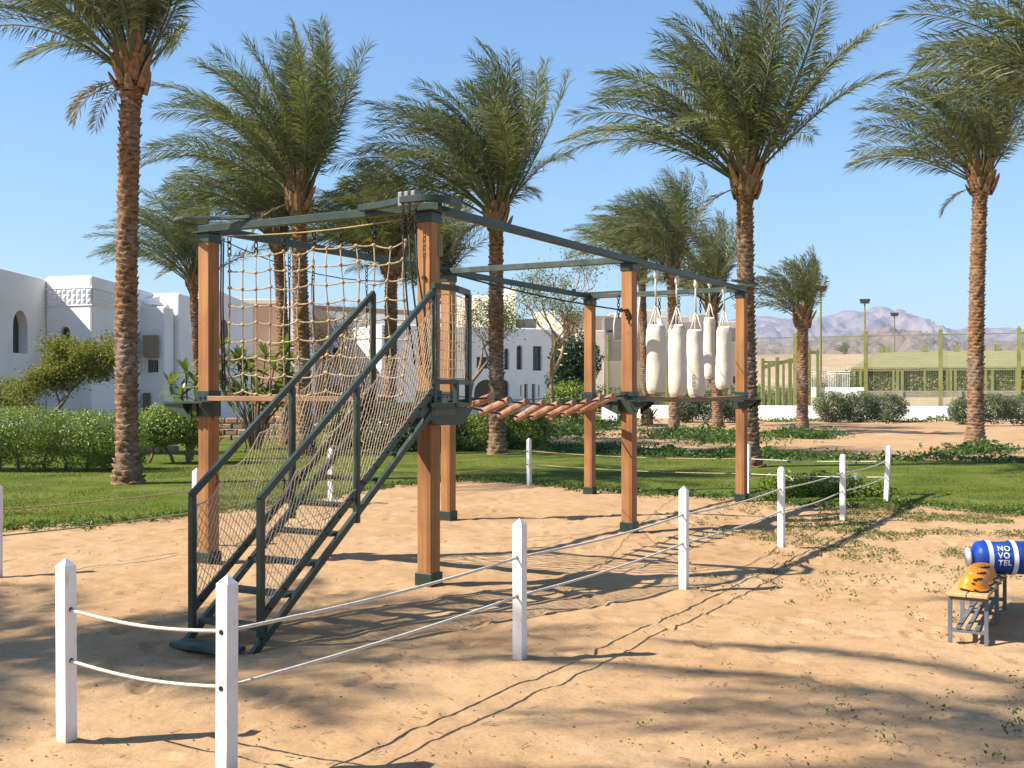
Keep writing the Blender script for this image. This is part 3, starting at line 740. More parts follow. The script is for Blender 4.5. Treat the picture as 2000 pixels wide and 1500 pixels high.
# sparse and leafy trees
def tree(label, loc, h, spread, seed, mat, bark, nleaf=4000, leaf=.05, asp=.4, levels=4, lean=(0, 0), r0=.12, fork=.45, kids=3, up=.55, twigs_only=False, cluster=.25, group=None, name='tree', wob=.25):
    rg = np.random.default_rng(seed)
    t = thing(name, label, 'tree', loc, 0, group)
    mb = MB(); tips = []
    def grow(p, d, L, r_, lev):
        pts = [p]; n = 4
        for i in range(n):
            d = d + rg.normal(0, wob, 3) * .5; d[2] += .05; d /= np.linalg.norm(d)
            pts.append(pts[-1] + d * L / n)
        mb.tube(pts, np.linspace(r_, r_ * .62, n + 1), 6 if lev < 2 else 4 if lev < 4 else 3, False)
        if lev >= 2: tips.extend(pts[2:])
        if lev < levels:
            for k in range(kids if lev else max(2, kids - 1)):
                a = rg.uniform(0, 2 * PI); side = np.array([math.cos(a) * spread, math.sin(a) * spread, rg.uniform(.1, up)])
                nd = d * .55 + side; nd /= np.linalg.norm(nd)
                st = pts[-1] if k < 2 else pts[rg.integers(2, n + 1)]
                grow(st, nd, L * rg.uniform(.58, .82), r_ * .58, lev + 1)
    grow(np.zeros(3), np.array([lean[0], lean[1], 1.]), h * fork, r0, 0)
    obj('trunk', mb, bark, t, smooth=True)
    if nleaf:
        tp = np.array(tips)
        q = tp[rg.integers(0, len(tp), nleaf)] + rg.normal(0, cluster, (nleaf, 3)) * [1, 1, .6]
        V, F = leaves(q, np.tile([0, 0, .8], (nleaf, 1)), leaf, asp, rg, .9)
        link('crown', np_mesh('crown', V, F), mat, t)
    return t
tree('olive yellow tree behind the hedge in front of the white villa', (at(100, 800, 30)[0], 30, 0), 3.7, 1.05, 51, M['olive_leaf'], M['twig'], 26000, .042, .45, 5, (.1, 0), .1, .33, 3, .62, cluster=.2, wob=.4)
tree('smaller olive tree at the left picture edge before the arched doorway', (at(10, 800, 31)[0], 31, 0), 3.1, 1.0, 58, M['olive_leaf'], M['twig'], 4500, .042, .45, 4, (.4, 0), .07, .34, 3, .35, cluster=.14, wob=.4)
tree('feathery tree with orange forked trunk behind the log bridge', (at(1080, 840, 52)[0], 52, 0), 6.6, .72, 52, M['feather_leaf'], M['orange_bark'], 4200, .07, .32, 5, (.06, 0), .17, .40, 3, .75, cluster=.3)
tree('bare twiggy tree behind the rope net', (at(690, 840, 46)[0], 46, 0), 6.2, .85, 53, M['feather_leaf'], M['twig'], 350, .05, .4, 5, (-.1, 0), .11, .34, 4, .6, cluster=.2)
tree('thin leafed tree leaning left of the middle palm before the white building', (at(905, 840, 50)[0], 50, 0), 5.6, .8, 54, M['feather_leaf'], M['twig'], 3600, .07, .32, 5, (.25, 0), .14, .42, 3, .7, cluster=.32)
bush('tree', 'dense dark evergreen tree beside the feathery tree', 'tree', (at(1125, 800, 58)[0], 58, 0), [((0, 0, 3.5), (1.45, 1.3, 1.35), 1), ((-.4, 0, 2.4), (1.2, 1.1, .8), .4)], 8000, .10, .42, M['dark_leaf'], 55, stems=[stem(0, 0, 2.6, .14)], shell=.35, kind_name='crown')
bush('shrub', 'light green bush under the dark evergreen tree', 'shrub', (at(1118, 800, 56)[0], 56, 0), [((0, 0, 1.4), (1.35, 1.0, 1.0), 1), ((-.7, 0, 1.2), (.8, .8, .8), .6)], 9000, .075, .4, M['hedge'], 56, stems=[stem(0, 0, .8, .1)], shell=.35)

# plumeria: forked stems ending in rosettes of long leaves, each leaf a part
def long_leaf_mesh(name, L, w, mat, bend=.3, fold=.15, nseg=5):
    V = []; F = []
    for i in range(nseg + 1):
        t = i / nseg; ww = w * math.sin(PI * min(1, .12 + t * .88)) ** .8 * (1 if t < 1 else .05); z = -bend * L * t * t; 
        V += [(-ww, L * t, z + ww * fold), (0, L * t, z), (ww, L * t, z + ww * fold)]
    for i in range(nseg):
        a = i * 3; F += [(a, a + 1, a + 4, a + 3), (a + 1, a + 2, a + 5, a + 4)]
    me = D.meshes.new(name); me.from_pydata(V, [], F); me.materials.append(mat); me.update()
    return me
pl_me = [long_leaf_mesh('leaf', .34, .052, M['plumeria'], b) for b in (.15, .4, .65)]
def plumeria(label, loc, tips, seed, nl=12, sc=1.0):
    rg = random.Random(seed)
    t = thing('plumeria', label, 'shrub', loc, 0, 'plumeria bushes')
    mb = MB()
    for (x, y, z) in tips:
        k = (x * .35, y * .35, z * .45)
        mb.tube([(x * .1, y * .1, 0), k, (x * .8, y * .8, z * .75), (x, y, z)], [.035, .028, .02, .016], 5)
    obj('stem', mb, M['twig'], t, smooth=True)
    for (x, y, z) in tips:
        for i in range(nl):
            a = i * 2.39996 + rg.uniform(-.2, .2); e = math.radians(68 - 75 * i / nl + rg.uniform(-10, 10))
            o = D.objects.new('leaf', pl_me[i * 3 // nl]); C.objects.link(o); o.parent = t
            o.location = (x, y, z - .1 * i / nl)
            o.rotation_euler = (Matrix.Rotation(a, 3, 'Z') @ Matrix.Rotation(e, 3, 'X') @ Matrix.Rotation(rg.uniform(-.4, .4), 3, 'Y')).to_euler()
            s_ = sc * rg.uniform(.75, 1.2); o.scale = (s_, s_, s_)
    return t
rr = random.Random(5)
plumeria('small plumeria with pale long leaves left of the outer net post', (at(372, 800, 28)[0], 28, 0), [(-.5, 0, 1.95), (-.15, .1, 2.3), (.15, 0, 1.95), (-.2, -.1, 1.7), (.4, 0, 2.1)], 61, 13, 1.25)
plumeria('broad plumeria bush seen through the rope net', (at(498, 800, 33)[0], 33, 0), [(rr.uniform(-1.05, 1.05), rr.uniform(-.5, .5), rr.uniform(1.5, 3.25)) for i in range(22)], 62, 13, 1.45)

# spiky agaves and yuccas: every blade a part
ag_me = long_leaf_mesh('blade', .8, .05, M['agave'], .12, .3)
ag_dark = long_leaf_mesh('blade', .8, .05, M['dark_leaf'], .12, .3)
def agave(label, loc, n, sc, seed, emin=-10, me=ag_me, name='agave'):
    rg = random.Random(seed)
    t = thing(name, label, 'agave', loc, 0, 'spiky plants along the low wall')
    for i in range(n):
        a = i * 2.39996; e = math.radians(82 - (82 - emin) * (i / n) + rg.uniform(-6, 6))
        o = D.objects.new('blade', me); C.objects.link(o); o.parent = t
        o.location = (0, 0, .25 * sc); o.rotation_euler = (Matrix.Rotation(a, 3, 'Z') @ Matrix.Rotation(e, 3, 'X')).to_euler()
        s_ = sc * rg.uniform(.8, 1.15); o.scale = (s_ * 1.1, s_, s_)
    obj('stump', MB().lathe([(.12 * sc, 0), (.1 * sc, .15 * sc), (.05 * sc, .3 * sc)], n=8), M['boot'], t)
    return t
agave('big pale green yucca in front of the round grey shrub', (at(1612, 826, 64)[0], 64, .35), 46, 1.25, 71)
agave('dry whitish agave at the right foot of the grey shrub', (at(1733, 828, 63)[0], 63, .0), 34, .95, 72, -25)
agave('dark agave below the bracket between the two row posts', (at(1272, 828, 60)[0], 60, .05), 34, 1.0, 73, -10, ag_dark)

# shrubs along the low wall
bush('shrub', 'wide grey green shrub along the wall between yucca and dry agave', 'shrub', (at(1690, 824, 66)[0], 66.5, 0), [((-1.8, 0, .95), (1.2, 1.0, .95), 1), ((-.2, 0, .95), (1.3, 1.1, .95), 1), ((1.5, 0, .85), (1.3, 1.1, .9), 1)], 17000, .075, .3, M['shrub'], 75, shell=.5, lump=.18)
bush('shrub', 'large grey green shrub behind the palm at the right edge', 'shrub', (at(1955, 830, 60)[0], 60.5, 0), [((-1.7, 0, .8), (1.0, 1.0, .78), 1), ((-.2, 0, .9), (1.3, 1.1, .85), 1), ((1.4, 0, .85), (1.4, 1.1, .85), 1)], 17000, .07, .3, M['shrub'], 76, shell=.5, lump=.18)
bush('shrub', 'dark shrub under the balance plank behind the punching bags', 'shrub', (at(1375, 824, 64)[0], 64, 0), [((-1.0, 0, .9), (1.1, .9, .9), 1), ((.5, 0, 1.0), (1.3, .9, 1.0), 1), ((1.7, 0, .8), (.8, .8, .8), .6)], 13000, .07, .35, M['shrub'], 77, shell=.45)
bush('shrub', 'grey leafed shrub between bracket and palm by the white plinth', 'shrub', (at(1335, 826, 66)[0], 66, 0), [((0, 0, .9), (.7, .7, .9), 1)], 3000, .07, .4, M['shrub'], 78, shell=.45)
bush('shrub', 'small dark shrub growing at the white plinth', 'shrub', (at(1222, 826, 66)[0], 66, 0), [((0, 0, .7), (.5, .5, .7), 1)], 2500, .07, .4, M['dark_leaf'], 79, shell=.45)

# flowering bush by the corner of the rope fence
p = G(1605, 978)
fb = bush('flowering_bush', 'low bush with pale pink flowers behind the rope fence corner', 'flowering bush', (p[0], p[1] + .5, 0), [((-.4, 0, .2), (.5, .4, .27), 1), ((.2, 0, .2), (.55, .4, .27), 1), ((.7, -.05, .12), (.5, .35, .18), .7), ((1.1, -.1, .08), (.4, .3, .1), .4)], 8000, .028, .5, M['hedge'], 81, shell=.4)
fm = MB()
for k in range(5):
    a = 2 * PI * k / 5
    fm.add([(0, 0, 0), (.032 * math.cos(a - .5), .032 * math.sin(a - .5), .016), (.05 * math.cos(a), .05 * math.sin(a), .02), (.032 * math.cos(a + .5), .032 * math.sin(a + .5), .016)], [(0, 1, 2, 3)])
fme = fm.mesh('flower'); fme.materials.append(M['flower'])
for i, (px, py) in enumerate([(1638, 917), (1654, 913), (1668, 933), (1672, 928), (1608, 942), (1621, 946), (1628, 940), (1612, 951), (1555, 935), (1578, 933), (1682, 962), (1590, 937), (1548, 938), (1645, 921)]):
    o = D.objects.new('flower', fme); C.objects.link(o); o.parent = fb
    w = at(px, py, p[1] + .25)
    o.location = (w[0] - p[0], w[1] - p[1] - .5, w[2]); o.rotation_euler = (1.1 + .3 * math.sin(i), .3 * math.cos(i * 2), i)
    st = MB().tube([(w[0] - p[0], w[1] - p[1] - .5, w[2]), (w[0] - p[0] + .03, .0, .2)], .004, 3)
    obj('flower_stalk', st, M['groundcover'], fb)

# ground cover and planted borders: uncountable leaf masses
def cover(name, label, pts, h, n, size, mat, seed, asp=.5, spread=.5):
    rg = np.random.default_rng(seed); pts = np.array(pts, float)
    seg = np.linalg.norm(np.diff(pts, axis=0), axis=1); cs = np.concatenate([[0], np.cumsum(seg)])
    u = rg.random(n) * cs[-1]
    x = np.interp(u, cs, pts[:, 0]) + rg.normal(0, spread * .5, n); y = np.interp(u, cs, pts[:, 1]) + rg.normal(0, spread * .6, n)
    lump = np.clip(fbm(x * 1.6, y * 1.2, 3, seed) * 2.2 - .45, .02, 1.3)
    z = hz(x, y) + h * lump * rg.random(n) ** .6
    V, F = leaves(np.stack([x, y, z], 1), np.tile([0, -.2, .8], (n, 1)), size, asp, rg, .7)
    o = link(name, np_mesh(name, V, F), mat); o['kind'] = 'stuff'
    return tag(o, label, 'plants')
gp = lambda l: [G(*q) for q in l]
cover('ground_cover', 'leafy planted border along the far edge of the lawn', gp([(1040, 878), (1120, 878), (1200, 884), (1300, 890), (1400, 893), (1470, 897), (1560, 896), (1625, 897)]), .3, 9000, .055, M['groundcover'], 91, spread=1.3)
cover('ground_cover', 'broken line of leafy plants between lawn and path on the right', gp([(1660, 903), (1720, 901), (1800, 900), (1850, 899), (1920, 903), (2010, 905), (2200, 910)]), .22, 1900, .055, M['groundcover'], 92, spread=.9)
cover('ground_cover', 'patch of creeping plants at the foot of the young palm', gp([(1525, 853), (1560, 857), (1602, 854)]), .45, 2600, .07, M['groundcover'], 93, spread=1.0)
cover('ground_cover', 'flowering creeper patch at the foot of the palm behind the right bag', gp([(1325, 851), (1370, 858), (1430, 866)]), .5, 4500, .07, M['groundcover'], 94, spread=2.0)
cover('ground_cover', 'green border between the back lawn and the sandy path', gp([(1085, 858), (1130, 838), (1180, 833), (1240, 833)]), .55, 4500, .075, M['groundcover'], 95, spread=1.6)
cover('ground_cover', 'weeds along the foot of the low white wall', gp([(1480, 823), (1560, 823), (1800, 824), (1860, 825)]), .4, 2200, .08, M['groundcover'], 96, spread=1.5)
cover('ground_cover', 'plants around the base of the palm at the right edge', gp([(1860, 888), (1905, 884), (1965, 884)]), .4, 1500, .06, M['groundcover'], 97, spread=.7)
# weeds at the lawn edge and on the sand
def weeds(name, label, x, y, seed, size=.02, per=9, h=.05, mat='weed'):
    rg = np.random.default_rng(seed); n = len(x)
    X = np.repeat(x, per) + rg.normal(0, .035, n * per); Y = np.repeat(y, per) + rg.normal(0, .035, n * per)
    Z = hz(X, Y) + rg.random(n * per) * h
    V, F = leaves(np.stack([X, Y, Z], 1), np.tile([0, -.1, .7], (n * per, 1)), size, .45, rg, .8)
    o = link(name, np_mesh(name, V, F), M[mat]); o['kind'] = 'stuff'
    return tag(o, label, 'weeds')
rg = np.random.default_rng(8)
x = rg.uniform(-8, 14, 1500); y = y_edge(x) + rg.normal(-.05, .28, 1500)
weeds('weeds', 'tufts of weeds along the ragged edge of the lawn', x, y, 101, .026, 11, .07, 'groundcover')
px = rg.uniform(1340, 2060, 5200); py = 985 + np.abs(rg.normal(0, 62, 5200))
k = (rg.random(5200) < np.clip((px - 1300) / 420, 0, 1)) & (py < 1180)
P_ = np.array([G(a, b) for a, b in zip(px[k], py[k])])
k = fbm(P_[:, 0] * 1.6, P_[:, 1] * 1.2, 3, 77) > .37
weeds('weeds', 'patchy small weeds in the sand between rope fence and lawn', P_[k, 0], P_[k, 1], 102, .016, 7, .035)
P_ = np.array([G(rg.uniform(1150, 2000), rg.uniform(1120, 1500)) for i in range(45)])
weeds('weeds', 'stray seedlings on the open sand near the bench', P_[:, 0], P_[:, 1], 103, .012, 6, .03)
P_ = np.array([G(a, b) for a, b in ((1855, 1222), (1657, 1180), (1640, 1400), (1720, 1450), (1995, 1390), (1985, 1410), (1975, 1440), (1940, 1480), (1990, 1350), (1790, 1222), (770, 925), (755, 930), (770, 935))])
weeds('weeds', 'few larger green sprouts standing in the sand', np.repeat(P_[:, 0], 2), np.repeat(P_[:, 1], 2), 104, .013, 9, .10, 'groundcover')
rg = np.random.default_rng(66)
P_ = np.array([G(rg.uniform(-200, 2200), 985 + 520 * rg.random() ** 1.3) for i in range(800)])
k = (P_[:, 1] < y_edge(P_[:, 0]) - .1)
P_ = P_[k]; zz_ = hz(P_[:, 0], P_[:, 1]); sz = rg.uniform(.002, .007, len(P_)) * (1 + .06 * P_[:, 1])
oct_ = np.array([(1, 0, 0), (0, 1, 0), (-1, 0, 0), (0, -1, 0), (0, 0, .7), (0, 0, -.7)]); of = np.array([(0, 1, 4), (1, 2, 4), (2, 3, 4), (3, 0, 4)])
V = (np.stack([P_[:, 0], P_[:, 1], zz_ + sz * .3], 1)[:, None, :] + oct_[None] * sz[:, None, None] * rg.uniform(.6, 1.3, (len(P_), 6, 3))).reshape(-1, 3)
o = link('pebbles', np_mesh('pebbles', V, (np.arange(len(P_))[:, None, None] * 6 + of[None]).reshape(-1, 3)), M['crumb']); o['kind'] = 'stuff'; tag(o, 'small brown pebbles and crumbs lying on the sand', 'pebbles')
P_ = np.array([G(rg.uniform(-100, 2100), 990 + 500 * rg.random()) for i in range(320)]); P_ = P_[P_[:, 1] < y_edge(P_[:, 0]) - .1]
V, F = leaves(np.stack([P_[:, 0], P_[:, 1], hz(P_[:, 0], P_[:, 1]) + .008], 1), np.tile([0, 0, 1.], (len(P_), 1)), .017, .35, rg, .3)
o = link('leaf_litter', np_mesh('leaf_litter', V, F), M['dry_frond']); o['kind'] = 'stuff'; tag(o, 'dry leaf scraps scattered over the sand', 'litter')
# twigs lying about
mb = MB(); rg_ = random.Random(4)
for i in range(150):
    q = G(rg_.uniform(200, 1950), rg_.uniform(1090, 1500)); a = rg_.uniform(0, PI); l_ = rg_.uniform(.015, .07)
    z = gz(*q) + .006
    mb.tube([(q[0], q[1], z), (q[0] + math.cos(a) * l_, q[1] + math.sin(a) * l_, z + .006)], .0025, 3)
o = obj('twigs', mb, M['twig'], kind='stuff'); tag(o, 'small dry twigs scattered over the sand', 'twigs')

# ================================================================ BUILDINGS
def cutout(o, cutters):
    """recess openings into a wall block"""
    bpy.context.view_layer.update()
    cm = MB()
    for c in cutters: cm.add(c.v, c.f)
    co = link('cutter', cm.mesh('cutter'), None, o.parent)
    md = o.modifiers.new('b', 'BOOLEAN'); md.object = co; md.operation = 'DIFFERENCE'; md.solver = 'EXACT'
    bpy.context.view_layer.update()
    me = D.meshes.new_from_object(o.evaluated_get(bpy.context.evaluated_depsgraph_get()))
    o.modifiers.clear(); o.data = me
    D.objects.remove(co)
def arch_poly(w, h, n=8):
    r_ = w / 2
    return [(-r_, 0), (r_, 0)] + [(r_ * math.cos(PI * i / n), h - r_ + r_ * math.sin(PI * i / n)) for i in range(n + 1)]
AXF = lambda ex, ez, en: [ex, ez, en]
def blk(x0, x1, y0, y1, z1, z0=-.1):
    return MB().box(((x0 + x1) / 2, (y0 + y1) / 2, (z0 + z1) / 2), (x1 - x0, y1 - y0, z1 - z0))
# --- villa on the left
villa = thing('white_villa', 'white cubic villa with stucco frieze behind the hedge', 'building')
XA = at(75, 0, 52)[0]; XB = at(180, 0, 52)[0]; ZA = at(0, 541, 52)[2]; ZB = at(0, 537, 52)[2]
w1 = obj('wall', blk(XA - 16, XA, 38, 66, ZA), M['stucco'], villa, bevel=.12)
w2 = obj('wall', MB().prism([(XA + .003, 52.78), (XB, 52), (XB, 66), (XA + .003, 66)], -.1, ZB), M['stucco'], villa, bevel=.12)
def opening(parent, wall, pos, n, w, h, arch=True, depth=.35, pane=M['dark_glass'], name='window'):
    """recess with a pane at its back; pos = sill centre on the wall face, n = outward normal (axis aligned)"""
    n = np.array(n, float); ex = np.array([-n[1], n[0], 0]); ez = np.array([0, 0, 1.])
    poly = arch_poly(w, h) if arch else [(-w / 2, 0), (w / 2, 0), (w / 2, h), (-w / 2, h)]
    c = np.array(pos, float)
    cut = MB().prism(poly, -depth, .3, [ex, ez, n], c)
    pm = MB().prism([(a * .995, b * .998) for a, b in poly], -depth + .006, -depth + .05, [ex, ez, n], c)
    o = obj(name, pm, pane, parent)
    fr = MB()
    fr.tube([c + ex * a + ez * b - n * (depth - .055) for a, b in poly], .035, 4, close=True)
    fr.bar(c + ez * .02 - n * (depth - .055), c + ez * (h - .03) - n * (depth - .055), .04, .04, n)
    obj('frame', fr, M['twig'], o)
    return cut
cu = [opening(villa, w1, (XA, at(36, 0, 50.4)[1] - 1.6 + 1.3, at(0, 690, 50)[2]), (1, 0, 0), 1.5, 1.95, True, .5)]
cutout(w1, cu)
cu = [opening(villa, w2, (at(126, 0, 52.4)[0], 52.4, at(0, 672, 52)[2]), (-.3, -.954, 0), .52, .85, True, .3)]
cutout(w2, cu)
# carved frieze: rows of small relief tiles
tm = MB().add([(-.13, 0, -.13), (.13, 0, -.13), (.13, 0, .13), (-.13, 0, .13), (0, -.07, .06), (-.06, -.035, -.05), (.06, -.035, -.05)],
              [(0, 1, 6, 5), (5, 6, 4), (1, 2, 4, 6), (2, 3, 4), (3, 0, 5, 4)])
tme = tm.mesh('relief_tile'); tme.materials.append(M['stucco'])
zf0 = at(0, 593, 52)[2]
def frieze(p0, dx, n, rows, rz):
    for i in range(n):
        for j in range(rows):
            o = D.objects.new('relief_tile', tme); C.objects.link(o); o.parent = villa
            o.location = (p0[0] + dx[0] * i, p0[1] + dx[1] * i, p0[2] + j * .235); o.rotation_euler = (0, 0 if (i + j) % 2 else PI, rz)
frieze((XA + .24, 52.70, zf0 + .1), (.262, -.0825), 9, 3, -.305)
frieze((XB + .02, 52.2, zf0 + .1), (0, .3), 22, 3, PI / 2)
for z in (zf0 - .05, zf0 + .76):
    m_ = MB()
    m_.bar((XA, 52.765, z), (XB + .02, 51.98, z), .06, .06); obj('moulding', m_, M['stucco'], villa); obj('moulding', MB().box((XB + .015, 59, z), (.06, 14, .06)), M['stucco'], villa)
# --- second white block
v2 = thing('white_house', 'second white stepped house right of the tallest palm', 'building')
X0 = at(276, 0, 58.8)[0]; X1 = at(335, 0, 58.8)[0]; Z1 = at(0, 567, 58.8)[2]
a = obj('wall', MB().prism([(X0 - 4, 61.8), (X1, 60.2), (X1, 76), (X0 - 4, 76)], -.1, Z1), M['stucco'], v2, bevel=.12)
XS = at(322, 0, 58.6)[0]
b_ = obj('wall', MB().prism([(X0 - 3, 59.6), (XS, 58.6), (XS, 60.19), (X0 - 3, 60.19)], -.1, at(0, 598, 58.6)[2]), M['stucco'], v2, bevel=.1)
obj('wall', MB().add([(X0 - .1, 59, 6.7), (X0 + .5, 60.3, 6.7), (X0 + .5, 60.3, 7.0), (X0 - .1, 60.3, 7.0), (X0 + .1, 59, 6.5), (X0 + .6, 60.3, 6.5)], [(0, 1, 2, 3), (4, 5, 1, 0)]), M['stucco'], v2)
zz = lambda y: at(0, y, 58.6)[2]
xq = lambda x: at(x, 0, 58.6)[0]
m_ = MB().box(((xq(282) + xq(311)) / 2, 58.45, (zz(655) + zz(699)) / 2), (xq(311) - xq(282), .3, zz(655) - zz(699)))
obj('shutter', m_, M['shutter'], v2, bevel=.03)
cu = [opening(v2, b_, ((xq(288) + xq(308)) / 2, 58.6, zz(727)), (0, -1, 0), xq(308) - xq(288), zz(703) - zz(727), False, .25)]
cu.append(opening(v2, b_, ((xq(279) + xq(292)) / 2, 58.6, zz(806)), (0, -1, 0), xq(292) - xq(279), zz(768) - zz(806), False, .12, M['olive_door'], 'door'))
cutout(b_, cu)
gm = MB()
for i in range(6): gm.bar((xq(288) + .06 + i * .085, 58.56, zz(727)), (xq(288) + .06 + i * .085, 58.56, zz(703)), .02, .02)
obj('window_grille', gm, M['shutter'], v2)
# --- third white block, tan house and long low wall behind the net
v3 = thing('white_house', 'white flat roofed wall with red brown arch behind the rope net', 'building')
Xr = at(490, 0, 74)[0]
a = obj('wall', MB().prism([(Xr, 74), (at(425, 0, 64)[0], 64), (at(390, 0, 66)[0], 66), (at(390, 0, 80)[0], 74.6), (Xr, 74.6)][::-1], -.1, at(0, 578, 68)[2]), M['stucco'], v3, bevel=.08)
arch_c = at(438, 664, 65.6)
d_ = np.array([Xr - at(425, 0, 64)[0], 10.0, 0]); d_ /= np.linalg.norm(d_); nn_ = np.array([d_[1], -d_[0], 0])
pm = MB().prism(arch_poly(1.9, 1.2), -.2, .05, [d_, (0, 0, 1), nn_], arch_c)
obj('arched_shutter', pm, M['red_brown'], v3)
v4 = thing('tan_house', 'tan plastered house with white parapet behind the plumeria and net', 'building')
p0, p1 = at(488, 0, 82), at(600, 0, 82)
obj('wall', blk(p0[0] - 2, p1[0], 82, 92, at(0, 592, 82)[2]), M['tan_wall'], v4, bevel=.06)
obj('parapet', blk(p0[0] - 2, p1[0] - 1, 83, 91.9, at(0, 582, 82)[2], at(0, 592, 82)[2] + .003), M['cream_wall'], v4, bevel=.05)
obj('wall', blk(p1[0] - .9, p1[0] + .6, 79, 81.99, at(0, 590, 80)[2]), M['stucco'], v4, bevel=.06)
v5 = thing('long_building', 'long grey white building with brown roof edge behind the bare tree', 'building')
p0, p1 = at(600, 0, 92), at(830, 0, 92)
wl = obj('wall', MB().prism([(p0[0] - .5, 92), (p1[0], 100), (p1[0], 110), (p0[0], 110)], -.1, at(0, 604, 92)[2]), M['stucco'], v5, bevel=.05)
obj('roof_edge', MB().prism([(p0[0] - .6, 91.8), (p1[0] + .2, 99.8), (p1[0] + .2, 110), (p0[0], 110)], at(0, 604, 92)[2] + .003, at(0, 595, 92)[2]), M['tan_wall'], v5)
mb = MB()
for i in range(10):
    f = i / 10; c = np.array([p0[0] - .5 + (p1[0] - p0[0]) * (f + .04), 92 + 8 * (f + .04) - .02, 0])
    for z in (1.2, 4.4):
        o = obj('window', MB().box((c[0] + .4, c[1], z + .6), (.9, .12, 1.2)), M['dark_glass'], v5)
# stone retaining wall and path seen under the net
rw = thing('garden_wall', 'low brown stone garden wall below the rope net behind the shrubs', 'wall', (at(450, 830, 40)[0], 40, 0))
st_me = [MB().box((0, 0, 0), (.42, .3, .19)).mesh('stone', bevel=.03, seg=1) for i in range(2)]
for s_ in st_me: s_.materials.append(M['tan_wall'])
for i in range(11):
    for j in range(4):
        o = D.objects.new('stone', st_me[(i + j) % 2]); C.objects.link(o); o.parent = rw
        o.location = (-2.4 + i * .45 + (.22 if j % 2 else 0), random.uniform(-.03, .03), .1 + j * .21); o.scale = (random.uniform(.85, 1.05), 1, random.uniform(.88, 1.05))
sb = thing('garden_wall', 'lit sandstone edging block beside the round clipped shrub', 'wall', (at(318, 905, 32)[0], 32, 0))
for i in range(6):
    o = D.objects.new('stone', st_me[0]); C.objects.link(o); o.parent = sb; o.location = (-.7 + (i % 3) * .46, .05 * (i // 3), .1 + .22 * (i // 3))

# --- white hotel wing in mid picture, turned so its face is in shade
wing = thing('hotel_wing', 'white hotel wing with arched doors and tall windows behind the middle palm', 'building', (at(1078, 0, 92)[0], 92, 0), math.radians(27))
def wq(px, py):
    """pixel -> (x along the wing face, z); the face runs to the left and away"""
    ca, sa = math.cos(math.radians(27)), math.sin(math.radians(27))
    # face direction to the left is (-ca, -sa)
    Xo, Yo = at(1078, 0, 92)[0], 92
    k = (px - 1000) / FPX
    s_ = (Xo - k * Yo) / (ca - k * sa)
    Y = Yo - sa * s_
    return -s_, EYE - (py - HOR) / FPX * Y
zt = wq(1000, 640)[1]
fwall = obj('wall', blk(-15, 0, 0, 9, zt), M['stucco'], wing, bevel=.1)
cu = []
for (x0, x1, ya, yb, arch, nm, pane) in [(926, 975, 741, 795, True, 'door', 'dark_glass'), (977, 995, 742, 795, True, 'door', 'dark_glass'), (931, 955, 697, 720, False, 'window', 'dark_glass'), (1009, 1021, 674, 722, True, 'window', 'dark_glass'),
                                         (1041, 1059, 676, 724, False, 'window', 'dark_glass'), (1024, 1031, 750, 786, False, 'door', 'olive_door'), (1039, 1046, 750, 786, False, 'door', 'olive_door'), (985, 995, 680, 722, True, 'window', 'dark_glass'),
                                         (1016, 1019, 752, 774, False, 'window', 'grey_wall'), (1051, 1054, 752, 774, False, 'window', 'grey_wall')]:
    a0, z0 = wq((x0 + x1) / 2, yb); a1 = wq(x1, yb)[0]; a2 = wq(x0, yb)[0]; z1 = wq((x0 + x1) / 2, ya)[1]
    cu.append(opening(wing, fwall, (a0, 0, max(z0, .02)), (0, -1, 0), a1 - a2, z1 - max(z0, .02), arch, .4, M[pane], nm))
cutout(fwall, cu)
tower = thing('hotel_tower', 'sunlit cream hotel blocks rising above the shaded wing', 'building')
for (x0, x1, yt, Y, m_) in [(880, 1000, 573, 104, 'cream_wall'), (985, 1008, 562, 101, 'cream_wall'), (1000, 1048, 622, 104, 'cream_wall'), (930, 960, 606, 100, 'cream_wall'), (1040, 1085, 608, 108, 'cream_wall'), (1072, 1100, 630, 104, 'cream_wall')]:
    a0, a1 = at(x0, 0, Y)[0], at(x1, 0, Y)[0]; w_ = a1 - a0
    obj('storey', MB().prism([(a0, Y + .7 * w_), (a1, Y), (a1, Y + 3), (a0, Y + .7 * w_ + 3)], 0, at(0, yt, Y)[2]), M[m_], tower, bevel=.1)
for (x0, x1, yt, d0, d1, m_) in [] and [(905, 1000, 575, 3, 8, 'stucco'), (988, 1008, 560, 1.5, 3.5, 'stucco'), (1000, 1045, 622, 1, 8.5, 'stucco'), (1030, 1082, 612, 2.5, 9, 'cream_wall'), (935, 975, 612, .6, 2.5, 'stucco'), (1055, 1082, 640, .2, 2, 'stucco')]:
    a0 = wq(x0, 700)[0]; a1 = wq(x1, 700)[0]; z1 = wq((x0 + x1) / 2, yt)[1] * (1 + d0 * .004)
    obj('upper_storey', blk(a0, a1, d0, d1, z1, zt - .3), M[m_], wing, bevel=.1)
